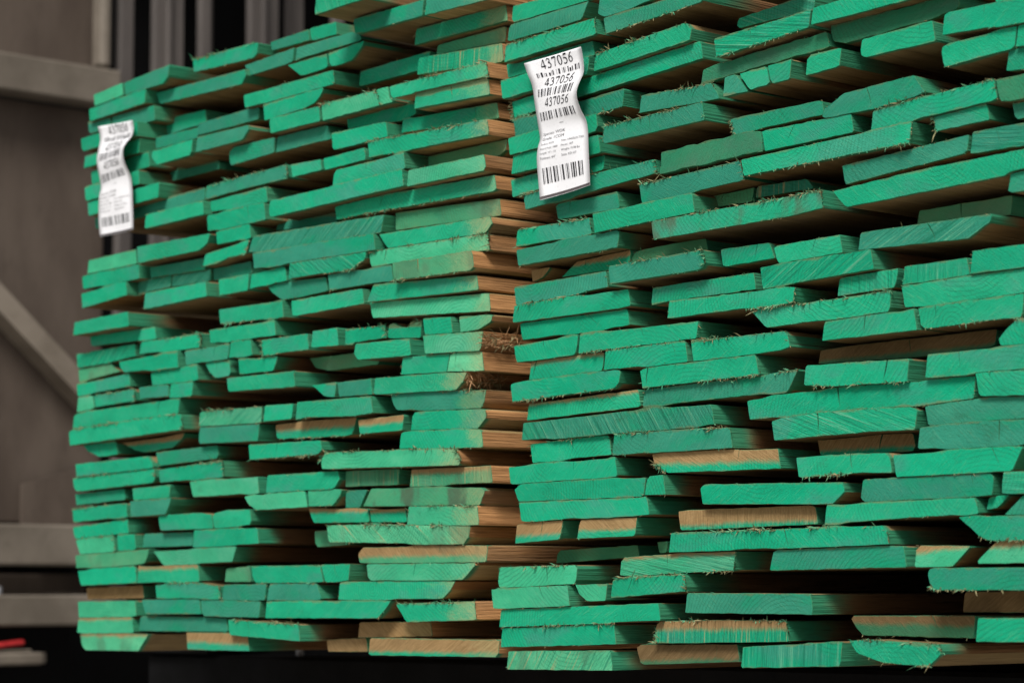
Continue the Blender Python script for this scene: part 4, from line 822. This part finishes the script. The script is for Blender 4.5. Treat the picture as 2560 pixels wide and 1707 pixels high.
BOARDS = []
rng = random.Random(5)
for ln in TABLE.strip().split('\n'):
    pk, d, nt, pts, fl, label = ln.split('|')
    d = float(d) / 100
    nt = int(nt)
    fl = fl.split()
    P = [tuple(float(c) / 10000 for c in q.split(',')) for q in pts.split()]
    x0, x1 = min(p[0] for p in P), max(p[0] for p in P)
    cx = (x0 + x1) / 2
    cz = sum(p[1] for p in P) / len(P)
    P = [(a - cx, b - cz) for a, b in P]
    W = x1 - x0
    top, bot = P[:nt], P[nt:]
    rough = 'r' in fl
    jit = .0007 if rough else .00026
    # split running down the end grain: a thin notch
    notch = None
    for f in fl:
        if f[0] == 'k':
            notch = [float(q) for q in f[1:].split(',')] + [.88, rng.uniform(.0006, .0013)]
    if notch is None and W > .07 and rng.random() < .45:      # drying check
        q = rng.uniform(.15, .85)
        notch = [q, min(.9, max(.1, q + rng.gauss(0, .008 / W))), rng.uniform(.3, .88), rng.uniform(.00025, .0006)]
    def edge(a, b, corner):
        L = math.hypot(b[0] - a[0], b[1] - a[1])
        n = max(1, int(L / .011))
        nx, nz = -(b[1] - a[1]) / max(L, 1e-6), (b[0] - a[0]) / max(L, 1e-6)
        res = []
        for k in range(n):
            f = k / n
            if corner and k == 0:
                r = min(.0022 * rng.choice((.4, .6, .9, 1.2, 2.6)), L * .3)
                f = r / max(L, 1e-6)
            if k:
                f += rng.uniform(-.3, .3) / n
            j = rng.gauss(0, jit) if k else 0
            res.append((a[0] + (b[0] - a[0]) * f + nx * j, a[1] + (b[1] - a[1]) * f + nz * j))
        if corner and L > .008:
            r = min(.0022 * rng.choice((.4, .6, .9, 1.2, 2.6)), L * .3)
            res.append((b[0] - (b[0] - a[0]) * r / L, b[1] - (b[1] - a[1]) * r / L))
        return res
    out = []
    n = len(P)
    for k in range(n):
        a, b = P[k], P[(k + 1) % n]
        out += edge(a, b, True)
    inset_skip = set()
    def cross(x):
        zs = []
        for i in range(len(out)):
            p, q = out[i], out[(i + 1) % len(out)]
            if min(p[0], q[0]) <= x <= max(p[0], q[0]) and p[0] != q[0]:
                zs.append(p[1] + (q[1] - p[1]) * (x - p[0]) / (q[0] - p[0]))
        return (max(zs), min(zs)) if zs else (.012, -.012)
    if notch:
        xt, xb = -W / 2 + W * notch[0], -W / 2 + W * notch[1]
        zt, zb = cross(xt)[0], cross(xb)[1]
        w = notch[3]
        tip = (xt + (xb - xt) * notch[2], zt + (zb - zt) * notch[2])
        mid = (xt + (xb - xt) * notch[2] * .5 + rng.uniform(-.0012, .0012), zt + (zb - zt) * notch[2] * .5)
        ins = [(xt - w, zt), (mid[0] - w * .8, mid[1]), tip, (mid[0] + w * .8, mid[1]), (xt + w, zt)]
        # put it into the top chain: outline runs along the top from left to right first
        k = 0
        while k < len(out) and not (out[k][0] > xt - w - .0005):
            k += 1
        k2 = k
        while k2 < len(out) and out[k2][0] < xt + w + .0005 and out[k2][1] > (zt + zb) / 2:
            k2 += 1
        out = out[:k] + ins + out[k2:]
        inset_skip = set(range(k, k + 5))
    N = len(out)
    sgn = 1 if area_of(out) > 0 else -1
    inner = []
    for k in range(N):
        if k in inset_skip:
            inner.append(out[k])
            continue
        a, b = out[k - 1], out[(k + 1) % N]
        ex, ez = b[0] - a[0], b[1] - a[1]
        L = math.hypot(ex, ez) or 1
        va = Vector((a[0] - out[k][0], a[1] - out[k][1]))
        vb = Vector((b[0] - out[k][0], b[1] - out[k][1]))
        ii = .0004
        if va.length > 0 and vb.length > 0 and va.angle(vb) < 1.9:
            ii = min(.0002, va.length * .1, vb.length * .1)
        inner.append((out[k][0] - ez / L * ii * sgn, out[k][1] + ex / L * ii * sgn))
    length = 2.35 + rng.uniform(-.12, .12)
    vs = [(x, 0.0, z) for x, z in inner] + [(x, .0008, z) for x, z in out] + [(x, length, z) for x, z in out]
    fs, mi = [], []
    order = list(range(N)) if sgn > 0 else list(range(N))[::-1]
    fs.append(order)
    mi.append(0)
    bare_face = 'b' in fl
    for k in range(N):
        q = (k + 1) % N
        e1 = (k, N + k, N + q, q) if sgn > 0 else (k, q, N + q, N + k)
        e2 = (N + k, 2 * N + k, 2 * N + q, N + q) if sgn > 0 else (N + k, N + q, 2 * N + q, 2 * N + k)
        fs.append(e1)
        mi.append(3)
        fs.append(e2)
        a, b = out[k], out[q]
        mi.append(2 if abs(b[0] - a[0]) > abs(b[1] - a[1]) else 1)
    fs.append([2 * N + k for k in (order[::-1])])
    mi.append(1)
    mb = MB()
    mb.v, mb.f, mb.m = list(vs), fs, mi
    # a few loose fibres left by the saw on every arris
    if not bare_face:
        tmp = MB()
        tl = [(x, z) for x, z in P[:nt]]
        bl = [(x, z) for x, z in P[nt:]]
        edge_fibres(tmp, tl, int(W / .007 * rng.random()), True, rng, .002, .005)
        edge_fibres(tmp, bl, int(W / .008 * rng.random()), False, rng, .002, .006)
        base = len(mb.v)
        mb.v += tmp.v
        mb.f += [tuple(base + i for i in f) for f in tmp.f]
        mb.m += [4 + x for x in tmp.m]
    dj = rng.uniform(-.0014, .0014)
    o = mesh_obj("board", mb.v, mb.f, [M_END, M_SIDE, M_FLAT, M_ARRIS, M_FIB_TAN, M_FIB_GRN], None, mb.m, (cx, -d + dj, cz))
    me = o.data
    uvl = me.uv_layers.new(name="face")
    (tl, bl), (tr, br), (tm, bm) = cross(-W * .3), cross(W * .3), cross(0.0)
    slope = ((tr - tl) + (br - bl)) / (W * 1.2)
    T = max(.016, tm - bm)
    zb0 = tm - T
    for li in me.polygons[0].loop_indices:
        v = me.vertices[me.loops[li].vertex_index].co
        uvl.data[li].uv = ((v.x + W / 2), (v.z - zb0 - slope * v.x) / T)
    # look of this end
    has = lambda k: k in fl
    bare = next((float(f[1:]) for f in fl if f[0] == 'h'), 0.0)
    ang = rng.choice((-1, 1)) * rng.uniform(.65, 1.1)
    streak = 0.0
    for f in fl:
        if f[0] == 's':
            streak, ang = 1.0, math.radians(90 - float(f[1:]))
    if has('v') or has('V'):
        streak, ang = 1.0, math.radians(rng.uniform(-6, 6))
    o["tint"] = (.72 if has('t') else .12) + rng.uniform(-.12, .15)
    o["tone"] = (.88 if has('t') else 1.0) * rng.uniform(.88, 1.06) * (.62 if has('r') else 1) * (.5 if has('m') and bare else 1)  # set-back half-bare ends: recess shade put into a darker tone
    o["pale"] = .55 if has('p') else (1.0 if has('P') else rng.uniform(0, .12))
    o["bare"] = 1.6 if bare_face else bare
    o["streak"] = streak
    o["tan"] = 1.0 if (has('v') or has('P')) else 0.0
    o["saw_angle"] = ang
    o["stain"] = 1.0 if has('d') else (.5 if has('o') or has('P') else 0.0)
    o["olive"] = 1.0 if has('m') else (.75 if has('o') else (.55 if has('r') else 0.0))
    corner = pk == 'F' and label.endswith('beside the gap')
    o["spray"] = 0.0 if corner else rng.uniform(.05, .14)
    o["fade"] = rng.uniform(.3, 1.0) if corner else 0.0
    o["width"] = W
    o["wood_tone_shade"] = rng.uniform(.62, 1.05) if corner or bare_face else rng.uniform(.22, .50)  # inner boards get darker wood: shade of the gaps put into the colour
    o["spray_flat"] = .004 + .010 * rng.random()
    thing(o, label, "board", "sawn boards stacked in the far pack" if pk == 'F' else "sawn boards stacked in the near pack")
    # frayed edges
    mb = MB()
    if has('ft'):
        edge_fibres(mb, top, int(W / .0020), True, rng, .0035, .012, 1.5)
    if has('fb'):
        edge_fibres(mb, bot, int(W / .0024), False, rng, .003, .010, 1.4)
    if has('fr'):
        xr = max(p[0] for p in P)
        for _ in range(95):
            fibre(mb, (xr + .0005, rng.uniform(.001, .07), rng.uniform(-.010, .010)), (rng.uniform(.05, .5), rng.gauss(-.5, .8), rng.gauss(-.1, .45)), rng.uniform(.008, .026), rng.uniform(.00025, .0006), rng, 2 if rng.random() < .7 else 0)
    if mb.v:
        s = mesh_obj("splinters", mb.v, mb.f, [M_FIB_TAN, M_FIB_GRN, M_FIB_BRN], o, mb.m)
        s["kind"] = "stuff"
    BOARDS.append(o)

# ---------------------------------------------------------------- paper tags
def spline(keys, s):
    """Catmull-Rom through (s, values...)"""
    if s <= keys[0][0]:
        return keys[0][1:]
    for i in range(len(keys) - 1):
        if keys[i][0] <= s <= keys[i + 1][0]:
            p1, p2 = keys[i], keys[i + 1]
            p0 = keys[i - 1] if i else p1
            p3 = keys[i + 2] if i + 2 < len(keys) else p2
            h = p2[0] - p1[0]
            t = (s - p1[0]) / h
            r = []
            for c in range(1, len(p1)):
                m1 = (p2[c] - p0[c]) / max(p2[0] - p0[0], 1e-6) * h
                m2 = (p3[c] - p1[c]) / max(p3[0] - p1[0], 1e-6) * h
                r.append((2 * t**3 - 3 * t**2 + 1) * p1[c] + (t**3 - 2 * t**2 + t) * m1 + (-2 * t**3 + 3 * t**2) * p2[c] + (t**3 - t**2) * m2)
            return tuple(r)
    return keys[-1][1:]

DIGIT = {
    '4': [[(.64, 1, .07), (.03, .31, .07)], [(0, .27, .10), (1, .27, .10)], [(.70, 1, .17), (.70, 0, .17)]],
    '3': [[(.10, .78, .07), (.24, .95, .08), (.50, .98, .09), (.74, .86, .15), (.72, .67, .14), (.38, .54, .06)],
          [(.38, .54, .06), (.74, .46, .14), (.86, .27, .18), (.72, .06, .12), (.42, .01, .08), (.10, .08, .13)]],
    '7': [[(.06, .74, .05), (.10, .92, .12), (.95, .93, .16)], [(.92, .92, .08), (.62, .45, .11), (.44, 0, .12)]],
    '0': [[(.5 + .38 * math.sin(a), .5 + .48 * math.cos(a), .055 + .13 * abs(math.sin(a))) for a in [i * math.pi / 9 for i in range(19)]]],
    '5': [[(.28, .93, .14), (.92, .95, .14)], [(.28, .95, .05), (.16, .55, .05)],
          [(.14, .54, .05), (.45, .60, .10), (.78, .47, .16), (.86, .27, .18), (.70, .06, .12), (.38, 0, .08), (.08, .07, .13)]],
    '6': [[(.92, 1, .05), (.55, .86, .10), (.24, .58, .15), (.13, .32, .17), (.22, .1, .13), (.48, .01, .06), (.76, .09, .13), (.86, .30, .17), (.74, .50, .12), (.48, .57, .06), (.22, .44, .06)]],
}

def digit_quads(ch):
    res = []
    for path in DIGIT[ch]:
        L, R = [], []
        for i, (x, y, w) in enumerate(path):
            w *= 1.22
            a = path[max(i - 1, 0)]
            b = path[min(i + 1, len(path) - 1)]
            dx, dy = b[0] - a[0], b[1] - a[1]
            l = math.hypot(dx, dy) or 1
            L.append((x - dy / l * w / 2, y + dx / l * w / 2))
            R.append((x + dy / l * w / 2, y - dx / l * w / 2))
        for i in range(len(path) - 1):
            res.append([L[i], L[i + 1], R[i + 1], R[i]])
    return res

BARS = [(0, 18), (33, 6), (66, 30), (120, 6), (143, 18), (198, 30), (243, 6), (263, 18), (328, 6), (363, 30), (431, 5), (453, 18), (485, 6), (531, 18), (566, 30), (611, 18), (666, 28), (710, 6), (735, 18)]

def make_tag(rows, label, loc):
    """rows: s, left x y z, right x y z in metres (world)"""
    root_loc = Vector(loc)
    def at(t, s, off=0.0):
        r = spline(rows, s)
        l, q = Vector(r[:3]), Vector(r[3:])
        p = l.lerp(q, t)
        # gentle cross-wise curl
        p.y += .0035 * math.sin(math.pi * t) * math.sin(2.2 * math.pi * s + .6)
        return p + Vector((0, -off, 0)) - root_loc
    NX, NS = 10, 56
    vs, fs, ms = [], [], []
    for side in (0, 1):
        for i in range(NS + 1):
            for j in range(NX + 1):
                vs.append(at(j / NX, i / NS, 0.0 if side == 0 else -.0003))
    K = (NS + 1) * (NX + 1)
    for i in range(NS):
        for j in range(NX):
            a = i * (NX + 1) + j
            fs.append((a, a + NX + 1, a + NX + 2, a + 1))
            fs.append((K + a, K + a + 1, K + a + NX + 2, K + a + NX + 1))
    for i in range(NS):
        for j in (0, NX):
            a = i * (NX + 1) + j
            fs.append((a, K + a, K + a + NX + 1, a + NX + 1))
    for j in range(NX):
        for i in (0, NS):
            a = i * (NX + 1) + j
            fs.append((a, a + 1, K + a + 1, K + a))
    o = mesh_obj("paper_tag", vs, fs, M_PAPER, None, None, root_loc)
    for p in o.data.polygons:
        p.use_smooth = True
    thing(o, label, "paper tag", "paper tags hung on the packs")
    OFF = .0005
    def flat(name, polys, mat=M_INK):
        v, f = [], []
        for poly in polys:
            b = len(v)
            v += [at(t, s, OFF) for t, s in poly]
            f.append(tuple(range(b, b + len(poly))))
        return mesh_obj(name, v, f, mat, o)
    def number(t0, t1, s0, s1, slant=0.0):
        w = (t1 - t0) / 6
        polys = []
        for i, ch in enumerate("437056"):
            for q in digit_quads(ch):
                polys.append([(t0 + w * (i + .06 + x * .84) + slant * (y - .5), s1 - (s1 - s0) * y) for x, y in q])
        flat("number", polys)
    def barcode(t0, t1, s0, s1, worn=False):
        polys = []
        for k, (a, w) in enumerate(BARS):
            a0, a1 = t0 + (t1 - t0) * a / 753, t0 + (t1 - t0) * (a + w) / 753
            top = s0
            if worn and k in (3, 4, 5, 14, 15):
                top = s0 + (s1 - s0) * (.18 + .09 * (k % 3))
            m_ = (top + s1) / 2
            polys.append([(a0, top), (a0, m_), (a1, m_), (a1, top)])
            polys.append([(a0, m_), (a0, s1), (a1, s1), (a1, m_)])
        flat("barcode", polys)
    def text(txt, t0, s0, size, aspect=1.0):
        cu = bpy.data.curves.new("text_source", 'FONT')
        cu.body = txt
        cu.size = 1.0
        cu.shear = .15
        cu.resolution_u = 2
        tmp = bpy.data.objects.new("text_source", cu)
        COL.objects.link(tmp)
        dg = bpy.context.evaluated_depsgraph_get()
        me = bpy.data.meshes.new_from_object(tmp.evaluated_get(dg))
        bpy.data.objects.remove(tmp)
        for v in me.vertices:
            x, y = v.co.x, v.co.y
            v.co = at(t0 + x * size * aspect, s0 - y * size * .37, OFF)
        me.materials.clear()
        me.materials.append(M_INK2)
        ob = bpy.data.objects.new("text_line", me)
        COL.objects.link(ob)
        ob.parent = o
    number(.25, .83, .010, .086)
    barcode(.14, .92, .112, .156, True)
    number(.24, .82, .176, .244, .03)
    barcode(.10, .86, .262, .330)
    number(.25, .82, .350, .418, .02)
    barcode(.10, .88, .455, .520)
    flat("print_mark", [[(.50, .556), (.50, .559), (.58, .559), (.58, .556)]], M_INK2)
    text("Species: WOK", .09, .628, .082)
    text("Grade: 1COM", .07, .665, .082)
    for k, (a, b) in enumerate((("Surface: RGH", "Trim: UNSELECTED"), ("Board Feet: 1888", "Pieces: 187"), ("Length: 15' - 16'", "Weight: 7178 lbs"), ("Thickness: 4/4\"", "State: KD HT"))):
        text(a, .06, .697 + .032 * k, .052)
        text(b, .49, .697 + .032 * k, .052)
    barcode(.10, .88, .838, .922)
    flat("edge_strip", [[(t / 6, .983), (t / 6, .9965), ((t + 1) / 6, .9965), ((t + 1) / 6, .983)] for t in range(6)], M_STRIP)  # dark band along the tag's lower edge
    return o

make_tag([
    (0, 0.0972, -0.0220, 2.3172, 0.2201, -0.0240, 2.3187),
    (0.1, 0.1049, -0.0220, 2.2995, 0.2226, -0.0220, 2.2998),
    (0.19, 0.1103, -0.0200, 2.2866, 0.2254, -0.0240, 2.2820),
    (0.25, 0.1114, -0.0180, 2.2774, 0.2250, -0.0290, 2.2712),
    (0.33, 0.1127, -0.0170, 2.2646, 0.2220, -0.0340, 2.2563),
    (0.4, 0.1140, -0.0160, 2.2517, 0.2208, -0.0330, 2.2448),
    (0.5, 0.1181, -0.0160, 2.2326, 0.2233, -0.0280, 2.2282),
    (0.57, 0.1214, -0.0160, 2.2176, 0.2264, -0.0220, 2.2155),
    (0.645, 0.1261, -0.0180, 2.2028, 0.2281, -0.0200, 2.2020),
    (0.7, 0.1262, -0.0220, 2.1913, 0.2288, -0.0200, 2.1906),
    (0.78, 0.1246, -0.0230, 2.1748, 0.2294, -0.0200, 2.1737),
    (0.88, 0.1258, -0.0220, 2.1472, 0.2318, -0.0210, 2.1491),
    (1, 0.1297, -0.0220, 2.1146, 0.2341, -0.0220, 2.1218)], "wavy white barcode tag in sharp focus, hung on the near pack", (0.0972, -0.0220, 2.3172))
make_tag([
    (0, -1.0760, -0.0240, 2.4106, -0.9578, -0.0240, 2.4034),
    (0.07, -1.0727, -0.0220, 2.3957, -0.9552, -0.0230, 2.3902),
    (0.14, -1.0710, -0.0220, 2.3836, -0.9586, -0.0240, 2.3762),
    (0.22, -1.0735, -0.0240, 2.3669, -0.9639, -0.0320, 2.3631),
    (0.29, -1.0746, -0.0260, 2.3522, -0.9679, -0.0360, 2.3524),
    (0.36, -1.0735, -0.0260, 2.3388, -0.9675, -0.0360, 2.3380),
    (0.44, -1.0702, -0.0240, 2.3225, -0.9690, -0.0300, 2.3239),
    (0.54, -1.0694, -0.0200, 2.2994, -0.9639, -0.0230, 2.3046),
    (0.62, -1.0712, -0.0220, 2.2834, -0.9630, -0.0200, 2.2847),
    (0.72, -1.0711, -0.0230, 2.2650, -0.9613, -0.0200, 2.2651),
    (0.86, -1.0704, -0.0230, 2.2372, -0.9570, -0.0210, 2.2359),
    (1, -1.0654, -0.0230, 2.2082, -0.9541, -0.0220, 2.2076)], "small blurred white barcode tag, hung on the far pack near the wall", (-1.0760, -0.0240, 2.4106))
